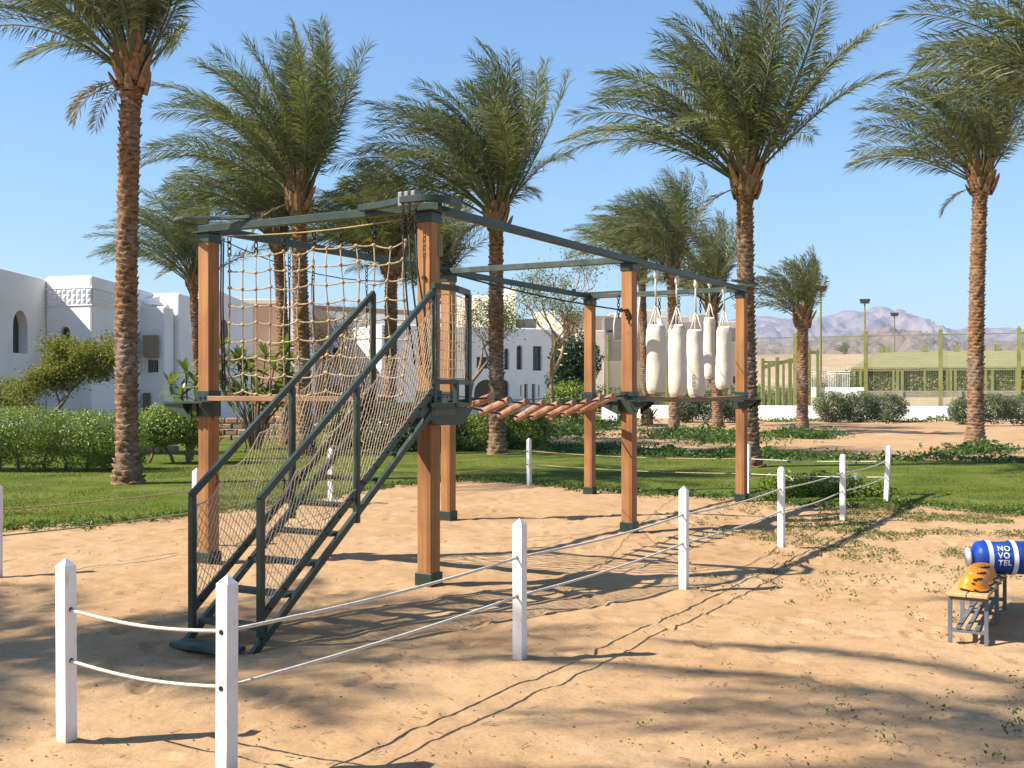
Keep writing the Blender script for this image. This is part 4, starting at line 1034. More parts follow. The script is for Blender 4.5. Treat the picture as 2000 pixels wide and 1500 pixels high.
# --- sand-coloured hotel stepping up behind
hotel = thing('hillside_hotel', 'sand coloured hotel blocks stepping up far behind the punching bags', 'building')
hb_ = [(1095, 1150, 612, 175, 'sand_wall'), (1148, 1196, 616, 185, 'sand_wall'), (1180, 1216, 619, 180, 'grey_wall'), (1190, 1222, 612, 195, 'cream_wall'), (1208, 1262, 618, 190, 'cream_wall'), (1130, 1182, 645, 150, 'cream_wall'),
       (1230, 1300, 606, 200, 'cream_wall'), (1290, 1345, 618, 195, 'cream_wall'), (1325, 1362, 628, 180, 'sand_wall'), (1355, 1405, 614, 200, 'sand_wall'), (1395, 1450, 628, 190, 'cream_wall'), (1420, 1455, 640, 175, 'grey_wall'), (1240, 1330, 660, 165, 'sand_wall'), (1330, 1450, 668, 165, 'sand_wall')]
for i, (x0, x1, yt, Y, m_) in enumerate(hb_):
    a0, a1 = at(x0, 0, Y)[0], at(x1, 0, Y)[0]; z1 = at(0, yt, Y)[2]
    w_ = obj('wall', blk(a0, a1, Y, Y + 8, z1, -1), M[m_], hotel, bevel=.1)
    for k in range(max(1, int((a1 - a0) / 1.8))):
        for z in (z1 - 2.6, z1 - 5.6):
            if (k + i) % 2 == 0 or z < z1 - 4:
                obj('window', MB().box((a0 + .9 + k * 1.8, Y - .02, z), (.75, .1, 1.0)), M['dark_glass'], hotel)
bw = thing('boundary_wall', 'grey brown wall panel left of the row post beyond the court fence', 'wall')
obj('panel', blk(at(1183, 0, 120)[0], at(1330, 0, 120)[0], 120, 120.4, at(0, 650, 120)[2], at(0, 706, 120)[2]), M['grey_wall'], bw, bevel=.04)
obj('base', blk(at(1178, 0, 120)[0], at(1345, 0, 120)[0], 119.6, 120.8, at(0, 706.2, 120)[2]), M['sand_wall'], bw, bevel=.04)
bush('hedge', 'long olive hedge far behind the row posts and bags', 'hedge', (at(1300, 0, 100)[0], 100, 0), [((-5.5 + i * 1.9, 0, 1.15), (1.4, 1.0, 1.35), 1) for i in range(8)], 9000, .13, .4, M['shrub'], 120, shell=.5, flat=3)

# ================================================================ COURT FENCE, WALL, PERGOLA
SL = .42                                       # the court lies turned towards the sun
def LN(px, Y0, px0=1553):
    """point seen at column px on the court line that is Y0 away at column px0"""
    x0 = (px0 - 1000) / FPX * Y0
    Y = (Y0 + SL * x0) / (1 + SL * (px - 1000) / FPX)
    return np.array([(px - 1000) / FPX * Y, Y])
CD = np.array([1, -SL]) / math.hypot(1, SL); CN = np.array([-CD[1], CD[0]])     # along the court line, and away from it
CAX = [(CD[0], CD[1], 0), (CN[0], CN[1], 0), (0, 0, 1)]
ZP = lambda py, Y: EYE - (py - HOR) / FPX * Y
def slab(pa, pb, th, z0, z1, off=0.):
    """upright slab from pa to pb, th thick away from the viewer"""
    pa = np.array(pa) + CN * off; pb = np.array(pb) + CN * off
    q = [pa, pb, pb + CN * th, pa + CN * th]
    return MB().prism([tuple(k) for k in q], z0, z1)
cf = thing('court_fence', 'tall sports court fence of lime posts and wire mesh on the low wall', 'fence')
FY = 75.0; zt_ = ZP(659, 75)
cols = (1187, 1302, 1425, 1553, 1691, 1837, 1990, 2140)
for px in cols:
    p = LN(px, FY); w = .25 if px > 1500 else .15
    mb = MB().box((p[0], p[1], (zt_ + .3) / 2), (w, w, zt_ + .3), CAX)
    c4 = [p + CD * a_ * w / 2 + CN * b_ * w / 2 for a_, b_ in ((-1, -1), (1, -1), (1, 1), (-1, 1))]
    mb.add([(*q, zt_ + .302) for q in c4] + [(p[0], p[1], zt_ + .5)], [(0, 1, 4), (1, 2, 4), (2, 3, 4), (3, 0, 4)])
    obj('post', mb, M['lime'], cf)
for xa, xb in zip(cols[:-1], cols[1:]):
    pa, pb = LN(xa, FY) + CN * .1, LN(xb, FY) + CN * .1
    obj('rail', MB().bar((*pa, zt_), (*pb, zt_), .06, .06), M['lime'], cf)
mb = MB(); pa, pb = LN(1187, FY), LN(2140, FY); LL_ = np.linalg.norm(pb - pa); nx = int(LL_ / .1)
for i in range(nx):
    q = pa + CD * i * .1 + CN * .1; mb.bar((*q, .9), (*q, zt_), .011, .011)
for j in range(36): mb.bar((*(pa + CN * .12), 1.0 + j * .128), (*(pb + CN * .12), 1.0 + j * .128), .009, .009)
obj('wire_mesh', mb, M['lime_dark'], cf, kind='stuff')
lwall = thing('low_wall', 'low white wall running behind the sandy path', 'wall')
obj('wall', slab(LN(1240, 73.5), LN(2250, 73.5), .4, -.2, .90), M['stucco'], lwall, bevel=.05)
pl = thing('white_plinth', 'white square plinth left of the row post at the path end', 'plinth')
pp = at(1196, 0, 67)
obj('block', MB().box((pp[0], 67.4, at(0, 795, 67)[2] / 2 - .05), (1.0, .9, at(0, 795, 67)[2] + .1), CAX), M['stucco'], pl, bevel=.05)
cb = thing('court_boards', 'cream board wall with grey slats inside the court', 'wall')
qa, qb = LN(1585, 92), LN(2250, 92)
obj('board', slab(qa, qb, .2, -.1, 1.42), M['court'], cb)
for j in range(4):
    obj('slat', slab(LN(1690, 92), qb, .06, 1.46 + j * .125, 1.555 + j * .125, .05), M['slat_grey'], cb)
for px in (1760, 1875, 1990):
    p = LN(px, 92) - CN * .06; obj('slat_post', MB().box((p[0], p[1], 1.7), (.3, .08, .55), CAX), M['slat_grey'], cb)
wr = thing('white_wall', 'short white wall with grey railing above behind the young palm', 'wall')
pa, pb, pc = LN(1580, 97), LN(1688, 97), LN(1660, 97)
za, zb = ZP(757, pa[1]), ZP(726, pa[1])
obj('wall', slab(pa, pb, .3, -.1, za), M['stucco'], wr, bevel=.04)
for z in (zb, zb - .18): obj('rail', MB().bar((*(pa + CN * .15), z), (*(pc + CN * .15), z), .07, .07), M['stucco'], wr)
for i in range(24):
    q = pa + (pc - pa) * (i + .4) / 23.8 + CN * .15; obj('baluster', MB().bar((*q, za), (*q, zb - .2), .035, .035), M['stucco'], wr)
# pavilion with the pale green boarded roof
pav = thing('pavilion', 'open pavilion with pale green boarded roof and ivy screens beyond the court', 'pavilion')
ea, eb = LN(1662, 112), LN(2300, 112)
ze = ZP(718, ea[1]); RD, RH = 7.5, 1.75
for i in range(10):
    f0, f1 = i / 10, (i + .93) / 10
    A0, B0 = ea + CN * RD * f0 + CD * 2.0 * f0, eb + CN * RD * f0; A1, B1 = ea + CN * RD * f1 + CD * 2.0 * f1, eb + CN * RD * f1
    z0, z1 = ze + RH * f0 - .012, ze + RH * f1 + .012
    obj('roof_board', MB().add([(*A0, z0), (*B0, z0), (*B1, z1), (*A1, z1), (*A0, z0 - .1), (*B0, z0 - .1), (*B1, z1 - .1), (*A1, z1 - .1)], [(0, 1, 2, 3), (7, 6, 5, 4), (0, 4, 5, 1), (1, 5, 6, 2), (2, 6, 7, 3), (3, 7, 4, 0)]), M['lime_roof'], pav)
obj('eave_beam', MB().bar((*(ea + CN * .15), ze - .24), (*(eb + CN * .15), ze - .24), .16, .22), M['lime'], pav)
for px in (1668, 1680, 1753, 1762, 1850, 1857, 1938, 2040):
    p = LN(px, 112) + CN * .2; obj('column', MB().box((p[0], p[1], (ze - .36) / 2), (.26, .26, ze - .36), CAX), M['lime'], pav)
for px in (1745, 1806, 1866, 1925, 1985):
    p = LN(px, 108); obj('screen_post', MB().box((p[0], p[1], ZP(723, p[1]) / 2), (.2, .2, ZP(723, p[1])), CAX), M['lime'], pav)
for px in (1710, 1722, 1800, 1865, 1950):
    p = LN(px, 112) + CN * RD; obj('roof_vent', MB().box((p[0], p[1], ze + RH + .3), (.5, .4, .6), CAX), M['lime'], pav)
rg = np.random.default_rng(130)
n = 16000; u_ = rg.uniform(-1.5, np.linalg.norm(eb - ea), n)
q = np.stack([ea[0] + CD[0] * u_ + CN[0] * .45, ea[1] + CD[1] * u_ + CN[1] * .45, rg.uniform(.3, ze - .3, n)], 1) + rg.normal(0, .08, (n, 3))
V, F = leaves(q, np.tile([-.3, -.8, .3], (n, 1)), .15, .5, rg, .7)
link('ivy_screen', np_mesh('ivy_screen', V, F), M['ivy'], pav)
obj('back_wall', slab(ea, eb, .3, -.1, ze - .3, .8), M['tan_wall'], pav)
# pergola frame left of the young palm
pg = thing('pergola', 'lime green pergola posts and beams left of the young palm', 'pergola')
for (px, Y, yt) in ((1490, 86, 700), (1502, 92, 706), (1518, 86, 698), (1530, 94, 712), (1543, 86, 700), (1581, 96, 682), (1597, 96, 682), (1572, 90, 690)):
    obj('post', MB().box((at(px, 0, Y)[0], Y, at(0, yt, Y)[2] / 2), (.2 if Y > 88 else .26, .2, at(0, yt, Y)[2])), M['lime'], pg)
obj('beam', MB().bar(at(1488, 707, 86.1), at(1550, 707, 86.1), .12, .14), M['lime'], pg)
obj('beam', MB().bar(at(1488, 718, 90), at(1560, 700, 90), .14, .3), M['lime'], pg)
obj('beam', MB().bar(at(1570, 690, 96), at(1600, 688, 96), .14, .25), M['lime'], pg)
bush('hedge', 'hedge growing behind the lime pergola posts', 'hedge', (at(1525, 0, 98)[0], 98, 0), [((-2.4, 0, 1.3), (1.6, 1, 1.5), 1), ((0, 0, 1.2), (1.6, 1, 1.4), 1), ((1.8, 0, 1.3), (1.2, 1, 1.4), 1)], 6500, .12, .4, M['hedge'], 131, shell=.4)
bush('hedge', 'low hedge behind the grey railing of the short white wall', 'hedge', (at(1620, 0, 99)[0], 99, 0), [((-1.6, 0, 1.7), (1.7, .8, 1.9), 1), ((1.2, 0, 1.7), (1.7, .8, 1.9), 1)], 4500, .13, .4, M['shrub'], 132, shell=.4, flat=3)
# floodlight masts
for (px, ytop, Y, lab) in ((1603, 568, 98, 'nearest green floodlight mast beside the young palm crown'), (1689, 592, 120, 'green floodlight mast against the highest peak'), (1747, 617, 150, 'farthest floodlight mast right of the highest peak')):
    X = at(px, 0, Y)[0]; z = at(0, ytop, Y)[2]
    t = thing('floodlight_mast', lab, 'floodlight', (X, Y, 0), 0, 'floodlight masts of the court')
    obj('mast', MB().tube([(0, 0, 0), (0, 0, z * .6), (0, 0, z)], [.13, .1, .08], 8), M['lime'], t)
    obj('lamp_head', MB().prism([(-.42, 0), (.42, 0), (.55, .42), (-.55, .42)], -.25, .25, [(1, 0, 0), (0, 0, 1), (0, -1, 0)], (0, 0, z + .02)), M['lamp'], t, bevel=.03)
    obj('crossbar', MB().bar((-.5, 0, z - .02), (.5, 0, z - .02), .06, .06), M['lime'], t)

# ================================================================ CLIMBING FRAME (own axes: s along the long rows, t across, z up)
FR = (O2[0], O2[1], 0)
def fthing(name, label, cat, s, t, z=0, group=None):
    p = fw(s, t)
    return thing(name, label, cat, (p[0], p[1], z), TH, group)
frame = fthing('obstacle_course', 'timber climbing frame of six posts with green steel beams and stairs', 'climbing frame', 0, 0)
A_, B_ = 4.434, 2.649
W = .15
posts = {}
TOPZ = 3.26
for nm, i, j in (('P1', 0, 0), ('P4', 1, 0), ('P6', 2, 0), ('P2', 0, 1), ('P3', 1, 1), ('P5', 2, 1)):
    s0, t0 = A_ * i, B_ * j
    o = obj('post', MB().box((0, 0, TOPZ / 2 - .02), (W, W, TOPZ + .04)), M['wood'], frame, bevel=.008, seg=1)
    o.location = (s0 + W / 2, t0 + W / 2, 0)
    posts[nm] = o
    obj('base_shoe', MB().box((0, 0, .03), (W + .03, W + .03, .18)), M['green'], o, bevel=.004, seg=1)
    obj('collar', MB().box((0, 0, 1.60), (W + .022, W + .022, .26)), M['green'], o, bevel=.004, seg=1)
    cp = MB().box((0, 0, TOPZ - .005), (W + .02, W + .02, .09)).box((0, 0, TOPZ + .048), (W + .10, W + .10, .012))
    obj('cap_bracket', cp, M['green'], o, bevel=.003, seg=1)
    bm_ = MB()
    for sg in (-1, 1):
        for q in (-.03, .03):
            bm_.lathe([(.011, 0), (.011, .012), (.006, .016)], (0, 0, 0), 6) if False else None
            bm_.box((sg * (W / 2 + .014), q, 1.66), (.012, .022, .022)); bm_.box((q, sg * (W / 2 + .014), 1.66), (.022, .012, .022))
    obj('bolt', bm_, M['chain'], o)
c0 = W / 2
ZB0 = TOPZ + .054
def beam(a, b, w=.065, h=.078, z=None, m='green', zo=0.):
    z = ZB0 + h / 2 + zo
    return obj('beam', MB().bar((*a, z), (*b, z), w, h), M[m], frame, bevel=.006, seg=1)
beam((c0, -.05), (c0, B_ + W + .05))
beam((c0 + .04, c0), (2 * A_ + W + .05, c0))
beam((c0, B_ + c0 + .0), (A_ + c0, B_ + c0), zo=-.001) if False else beam((c0 + .04, B_ + c0), (A_ + .1, B_ + c0))
beam((A_ + .12, B_ + c0), (2 * A_ + W + .05, B_ + c0))
beam((A_ + c0, c0 + .04), (A_ + c0, B_ + c0 - .04), m='green_dusty')
beam((2 * A_ + c0, c0 + .04), (2 * A_ + c0, B_ + c0 - .04), m='green_dusty')
# running track for the safety trolleys: flat bar that swings round the corner posts
def arc(cx, cy, r_, a0, a1, n=10): return [(cx + r_ * math.cos(a0 + (a1 - a0) * i / n), cy + r_ * math.sin(a0 + (a1 - a0) * i / n)) for i in range(n + 1)]
zt_r = ZB0 + .115
trk = [(.0, B_ * .2 + .25), (-.06, .42), (-.17, .16)] + arc(.02, .03, .19, PI * .97, PI * 1.5, 10) + [(.25, -.13), (.42, .0)]
mb = MB()
def ribbon(mb, pts, z, w, h):
    pts = np.array(pts, float); T = np.gradient(pts, axis=0); T /= np.linalg.norm(T, axis=1)[:, None]; Nn = np.stack([-T[:, 1], T[:, 0]], 1)
    V = []
    for p_, n_ in zip(pts, Nn):
        for sd, zz_ in ((-1, z - h / 2), (1, z - h / 2), (1, z + h / 2), (-1, z + h / 2)): V.append((*(p_ + n_ * sd * w / 2), zz_))
    F = [(0, 1, 2, 3)] + [(i * 4 + k, i * 4 + 4 + k, i * 4 + 4 + (k + 1) % 4, i * 4 + (k + 1) % 4) for i in range(len(pts) - 1) for k in range(4)]
    m_ = (len(pts) - 1) * 4; F.append((m_ + 3, m_ + 2, m_ + 1, m_))
    mb.add(V, F)
ribbon(mb, trk, ZB0 + .075, .06, .06)
obj('corner_track', mb, M['green'], frame, bevel=.005, seg=1)
mb = MB()
trk2 = [(c0 - .02, B_ - .5), (-.03, B_ - .2)] + arc(.03, B_ + .12, .25, PI, PI * .5, 8)[0:] + [(.25, B_ + .33), (.5, B_ + .14)]
ribbon(mb, trk2, ZB0 + .112, .05, .03)
obj('corner_track', mb, M['green_dusty'], frame, bevel=.004, seg=1)
mb = MB()
ribbon(mb, [(2 * A_ - .6, -.0), (2 * A_ - .1, -.1)] + arc(2 * A_ + .08, .08, .24, PI * 1.4, PI * 2.1, 8) + [(2 * A_ + .25, .5)], ZB0 + .115, .06, .03)
obj('corner_track', mb, M['green'], frame)
mb = MB()
ribbon(mb, [(2 * A_ - .5, B_ + .1)] + arc(2 * A_ + .02, B_ + .1, .22, PI * .6, 0, 8) + [(2 * A_ + .2, B_ - .6)], ZB0 + .112, .06, .025)
obj('corner_track', mb, M['green'], frame)
# small platforms with gussets at the posts
def platform(cs, ct, ds, dt, reach, half, nm='platform'):
    """triangular steel shelf reaching from a post in direction (ds,dt)"""
    n_ = np.array([ds, dt]); sd = np.array([-dt, ds]); c = np.array([cs, ct])
    P_ = [c + sd * half, c - sd * half, c - sd * half * .75 + n_ * reach, c + sd * half * .75 + n_ * reach]
    o = obj(nm, MB().prism([tuple(q) for q in P_], 1.605, 1.622), M['green'], frame)
    for k in (-.75, .75):
        gm = MB()
        a = c + sd * half * k + n_ * .0; b = c + sd * half * k * .8 + n_ * reach * .98
        gm.add([(*(a + sd * .006), 1.602), (*(b + sd * .006), 1.602), (*(b + sd * .006), 1.575), (*(a + sd * .006), 1.44), (*(a - sd * .006), 1.602), (*(b - sd * .006), 1.602), (*(b - sd * .006), 1.575), (*(a - sd * .006), 1.44)],
               [(0, 1, 2, 3), (7, 6, 5, 4), (0, 4, 5, 1), (1, 5, 6, 2), (2, 6, 7, 3), (3, 7, 4, 0)])
        obj('gusset', gm, M['green'], o)
    return o
platform(A_ + W + .01, c0, 1, -.0, .34, .2); platform(A_ + c0, W + .01, 0, 1, .3, .19)
platform(A_ + c0, -.01, 0, -1, .2, .2)
platform(2 * A_ + W + .01, c0, 1, 0, .34, .2); platform(2 * A_ + c0, -.01, 0, -1, .2, .2)
platform(c0, B_ + W + .01, 0, 1, .42, .2); platform(-.01, B_ + c0, -1, 0, .16, .2)
platform(2 * A_ + c0, B_ - .01, 0, -1, .22, .2); platform(2 * A_ - .01, B_ + c0, -1, 0, .5, .2)
platform(A_ + c0, B_ - .01, 0, -1, .22, .2)
# balance planks
o = obj('plank', MB().box((c0, (B_ + W) / 2 + .2, 1.652), (.2, B_ - .55, .05)), M['plank'], frame, bevel=.005, seg=1)
pts = [(A_ + W + .02 + (A_ - W - .1) * i / 10, c0 + .02, 1.645 - .028 * math.sin(PI * i / 10)) for i in range(11)]
mb = MB()
V = []
for p_ in pts:
    for dt, dz in ((-.09, -.028), (.09, -.028), (.09, .028), (-.09, .028)): V.append((p_[0], p_[1] + dt, p_[2] + dz))
F = [(0, 1, 2, 3), (43, 42, 41, 40)] + [(i * 4 + k, i * 4 + 4 + k, i * 4 + 4 + (k + 1) % 4, i * 4 + (k + 1) % 4) for i in range(10) for k in range(4)]
mb.add(V, F); obj('plank', mb, M['plank_s'], frame)
# entrance platform at the near post with guard rail
deck = obj('platform', MB().prism([(-.45, -.3), (-.06, -.33), (.34, -.2), (.42, .1), (.3, .42), (-.45, .42)], 1.585, 1.622), M['green'], frame)
for (a, b) in (((-.42, -.27), (.3, -.17)), ((-.42, .38), (.28, .38)), ((-.42, -.24), (-.42, .35))):
    obj('deck_bar', MB().bar((*a, 1.55), (*b, 1.55), .03, .07), M['green'], deck)
gp4 = [(-.40, 0), (.36, 0), (.18, -.15), (-.22, -.15)]; gax = [(1, 0, 0), (0, 0, 1), (0, -1, 0)]
obj('gusset', MB().prism(gp4, .08, .12, gax, (0, -.10, 1.58)), M['green'], deck)
obj('gusset', MB().prism(gp4, -.02, .02, gax, (0, .22, 1.58)), M['green'], deck)
obj('gusset', MB().prism([(-.19, 0), (.19, 0), (.15, -.15), (-.15, -.15)], .005, .05, [(0, 1, 0), (0, 0, 1), (1, 0, 0)], (-.1, 0, 1.58)), M['green'], deck)
RA, RB, RC = (-.40, -.285), (-.09, -.315), (.32, -.185)
guard = obj('guard_rail', MB().bar((*RA, 2.6), (*RB, 2.6), .045, .05), M['green'], frame, bevel=.004, seg=1)
obj('rail', MB().bar((*RB, 2.6), (*RC, 2.6), .045, .05), M['green'], guard, bevel=.004, seg=1)
obj('lower_rail', MB().bar((*RA, 1.80), (*RB, 1.80), .035, .04), M['green'], guard)
obj('lower_rail', MB().bar((*RB, 1.80), (*RC, 1.80), .035, .04), M['green'], guard)
obj('guard_post', MB().box((*RC, 2.09), (.045, .045, .98)), M['green'], guard)
obj('guard_post', MB().box((RB[0], RB[1], 1.69), (.04, .04, .2)), M['green'], guard)
# rope netting helper in a quad patch: corners p00 (bottom start) p10 (bottom end) p01 (top start) p11 (top end)
def netting(p00, p10, p01, p11, nu, nv, r_=.0032, sag=.0, diag=True, seed=0, n=9, edge=.0055):
    rg_ = np.random.default_rng(seed)
    p00, p10, p01, p11 = [np.array(q, float) for q in (p00, p10, p01, p11)]
    nrm = np.cross(p10 - p00, p01 - p00); nrm /= np.linalg.norm(nrm)
    def pt(u, v):
        v_ = v * (1 - sag * abs(math.sin(u * PI * 3)) * v)
        bel = .012 * math.sin(PI * u) * math.sin(PI * v) + .003 * math.sin(u * 19 + v * 13 + seed)
        return (p00 * (1 - u) + p10 * u) * (1 - v_) + (p01 * (1 - u) + p11 * u) * v_ + nrm * bel
    mb = MB()
    if diag:
        k = nv / nu   # each cord climbs so that nu diamonds fit along and nv/2 up
        for sgn in (1, -1):
            i = -nv
            while i <= nu + nv:
                P_ = []
                for q in range(n * 2 + 1):
                    v = q / (n * 2); u = (i + sgn * v * nv * .5) / nu
                    if -.001 <= u <= 1.001: P_.append(pt(min(max(u, 0), 1), v) + rg_.normal(0, .0009, 3))
                if len(P_) > 1: mb.tube(P_, r_, 3, False)
                i += 1
    else:
        for i in range(1, nu): mb.tube([pt(i / nu + rg_.normal(0, .004), q / n) for q in range(n + 1)], r_, 3, False)
        for j in range(1, nv): mb.tube([pt(q / n, j / nv + rg_.normal(0, .004)) for q in range(n + 1)], r_, 3, False)
    for E_ in ([pt(0, q / 12) for q in range(13)], [pt(1, q / 12) for q in range(13)], [pt(q / 24, 1) for q in range(25)], [pt(q / 24, 0) for q in range(25)]):
        mb.tube(E_, edge, 4, False)
    return mb
nm_ = netting((*RB, 1.83), (*RC, 1.83), (*RB, 2.54), (*RC, 2.54), 7, 9, .0035, 0, False, 3)
obj('guard_net', nm_, M['net_cord'], guard, kind='stuff')
nm_ = netting((RA[0] + .03, RA[1], 1.83), (*RB, 1.83), (RA[0] + .03, RA[1], 2.54), (*RB, 2.54), 5, 9, .0035, 0, False, 4)
obj('guard_net', nm_, M['net_cord'], guard, kind='stuff')
# staircase
stairs = obj('staircase', MB().box((-2.62, .065, -.005), (.17, .53, .03)), M['green_dusty'], frame)
TR, TL = -.265, .365
S0, S1 = -2.46, -.36
def zl(s, z0, z1): return z0 + (z1 - z0) * (s - S0) / (S1 - S0)
for tt in (TR, TL):
    obj('stringer', MB().bar((-2.72, tt, zl(-2.72, .17, 1.72) - .15), (S1 + .03, tt, zl(S1 + .03, .17, 1.72) - .15), .035, .05), M['green'], stairs)
    obj('stringer', MB().bar((S0, tt, .19), (S1, tt, 1.74), .035, .05), M['green'], stairs)
    obj('handrail', MB().bar((S0 - .016, tt, .985), (S1 + .016, tt, 2.575), .038, .046), M['green'], stairs, bevel=.004, seg=1)
    for s_, zb, zt2 in ((S0, .0, .985), ((S0 + S1) / 2, zl((S0 + S1) / 2, .17, 1.72) - .22, zl((S0 + S1) / 2, .985, 2.575) - .03), (S1, 1.56, 2.56)):
        if s_ == S0: zb = .06
        obj('newel', MB().box((s_, tt, (zb + zt2) / 2), (.042, .046, zt2 - zb)), M['green'], stairs, bevel=.003, seg=1)
    gp_ = MB().add([(S1 - .25, tt, 1.5), (S1 + .1, tt, 1.5), (S1 + .03, tt, 1.72), (S1 - .25, tt + .01, 1.5), (S1 + .1, tt + .01, 1.5), (S1 + .03, tt + .01, 1.72)], [(0, 1, 2), (5, 4, 3), (0, 3, 4, 1), (1, 4, 5, 2), (2, 5, 3, 0)])
    obj('stair_bracket', gp_, M['green_dusty'], stairs)
    mb = MB()
    for i in range(14):
        s_ = S0 + (S1 - S0) * (i + .5) / 14
        mb.box((s_, tt - .02, zl(s_, .19, 1.74)), (.014, .012, .014)); 
        if i % 2: mb.tube([(s_, tt, zl(s_, .985, 2.575) - .02), (s_ + .02, tt, zl(s_, .985, 2.575) - .08), (s_, tt, zl(s_, .985, 2.575) - .12)], .006, 4)
    obj('net_tie', mb, M['dark_rope'], stairs)
NT = 9
for i in range(1, NT):
    s_ = -2.62 + (S1 + 2.62) * i / NT; z = zl(s_, .17, 1.72) - .13
    obj('tread', MB().box((s_, (TR + TL) / 2, z), (.13, TL - TR - .04, .028)), M['green_dusty' if i < 4 else 'green'], stairs, bevel=.003, seg=1)
SM = (S0 + S1) / 2
for k_, tt in ((0, TR), (1, TL)):
    for (a, b) in ((S0 + .04, SM - .04), (SM + .04, S1 - .03)):
        nm_ = netting((a, tt, zl(a, .19, 1.74) + .04), (b, tt, zl(b, .19, 1.74) + .04), (a, tt, zl(a, .985, 2.575) - .1), (b, tt, zl(b, .985, 2.575) - .1), 19, 15, .0032, .09, True, 10 + k_)
        obj('railing_net', nm_, M['net_cord'], stairs, kind='stuff')
# warning plate on the near post
obj('plate', MB().box((W / 2 + .04, -W / 2 * 0 - .0, 0), (.07, .004, .2)), M['olive_door'], frame).location = (.03, -.004, 3.02)
# eye bolts on near post
obj('eye_bolt', MB().box((0, 0, 0), (.02, .03, .03)), M['chain'], frame).location = (-.012, .07, 2.72)

# chains
def chain_mb(p, L, n, r_=.006, lw=.018):
    mb = MB(); p = np.array(p, float); l = L / n * 1.25
    for i in range(n):
        c = p - np.array([0, 0, (i + .5) * L / n]); e = np.array([1., 0, 0]) if i % 2 else np.array([0, 1., 0])
        P_ = []
        for k in range(10):
            a = 2 * PI * k / 10; P_.append(c + e * lw * math.cos(a) + np.array([0, 0, l / 2]) * math.sin(a))
        mb.tube(P_, r_, 4, close=True)
    return mb
# ------------------------------------------------ big climbing net between the two near posts
SN = .11
NTOP, NBOT = 3.07, 1.70
net = fthing('climbing_net', 'tan knotted rope climbing net hung between the two near posts', 'climbing net', SN, B_ / 2, 0)
def nl(mb, name, mat, **k): return obj(name, mb, mat, net, org=(SN, B_ / 2, 0), smooth=True, **k)
NC, NR = 13, 9
T0, T1 = B_ - .17, .36
def npt(c, r_):
    t = T0 + (T1 - T0) * c / (NC - 1); z = NTOP + (NBOT - NTOP) * r_ / (NR - 1)
    z += .018 * math.sin(c * 2.2 + r_ * .7) + (-.02 if (c % 2 and r_ == 0) else 0) + .012 * math.sin(c * .9 + 1) + .025 * (c / NC - .5) * 0
    return np.array([SN + .015 * math.sin(c * 1.3 + r_), t + .012 * math.sin(r_ * 1.1 + c), z])
for c in range(NC):
    nl(MB().tube([npt(c, r_) for r_ in range(NR)], (.0065 if 0 < c < NC - 1 else .0085), 6), 'upright_rope', M['rope'])
for r_ in range(NR):
    P_ = []
    for c in range(NC - 1):
        a, b = npt(c, r_), npt(c + 1, r_)
        P_ += [a, (a * 2 + b) / 3 - [0, 0, .008], (a + 2 * b) / 3 - [0, 0, .008]]
    P_.append(npt(NC - 1, r_))
    nl(MB().tube(P_, .0072, 6), 'cross_rope', M['rope'])
km = MB().lathe([(.004, -.024), (.014, -.018), (.019, 0), (.014, .018), (.004, .024)], n=8)
kme = km.mesh('knot', smooth=True); kme.materials.append(M['rope'])
for c in range(NC):
    for r_ in range(NR):
        o = D.objects.new('knot', kme); C.objects.link(o); o.parent = net
        q = npt(c, r_); o.location = (q[0] - SN, q[1] - B_ / 2, q[2]); o.rotation_euler = (random.uniform(0, 3), random.uniform(0, 3), 0)
hz0 = lambda t: ZB0 - .03 - .05 * math.sin(PI * (t / B_))
nl(MB().tube([(SN - .02, T0 + .05 - (T0 - .3) * i / 12, hz0(T0 - (T0 - .2) * i / 12)) for i in range(13)], .007, 5), 'hanging_line', M['rope'])
for c in (0, 2, 4, 6, 8, 10, 12):
    q = npt(c, 0); L_ = hz0(q[1]) - q[2]
    nl(chain_mb((q[0], q[1], hz0(q[1])), L_, max(3, int(L_ / .058)), .008, .021), 'chain', M['chain'])
for dt in (.03, .06):
    nl(MB().tube([(SN - .05, T0 + dt, 3.25), (SN - .05, T0 + dt + .01, 2.6), (SN - .04, T0 + dt - .01, 1.75)], .009, 5), 'edge_rope', M['dark_rope'])
# ------------------------------------------------ trolleys with hanging safety ropes
for k, (px, lab) in enumerate(((787, 'leftmost grey safety trolley on the corner track with dark rope'), (799, 'middle grey safety trolley of the three on the corner track'), (812, 'grey safety trolley nearest the post with rope against the timber'))):
    q = on_s(px, 395, -.13)
    tr = fthing('safety_trolley', lab, 'trolley', q[0], q[1], 0, 'safety trolleys on the corner track')
    zc = ZB0 + .085
    obj('trolley_plate', MB().box((0, 0, zc), (.1, .044, .125)), M['grey_plastic'], tr, bevel=.008)
    obj('chain', chain_mb((0, 0, zc - .06), .26, 7, .005, .013), M['chain'], tr, smooth=True)
    obj('safety_rope', MB().tube([(0, 0, zc - .31), (.01, -.01, 2.8), (.03, -.04 - .02 * k, 2.35), (.06, -.09, 1.95)], .009, 5), M['dark_rope'], tr, smooth=True)
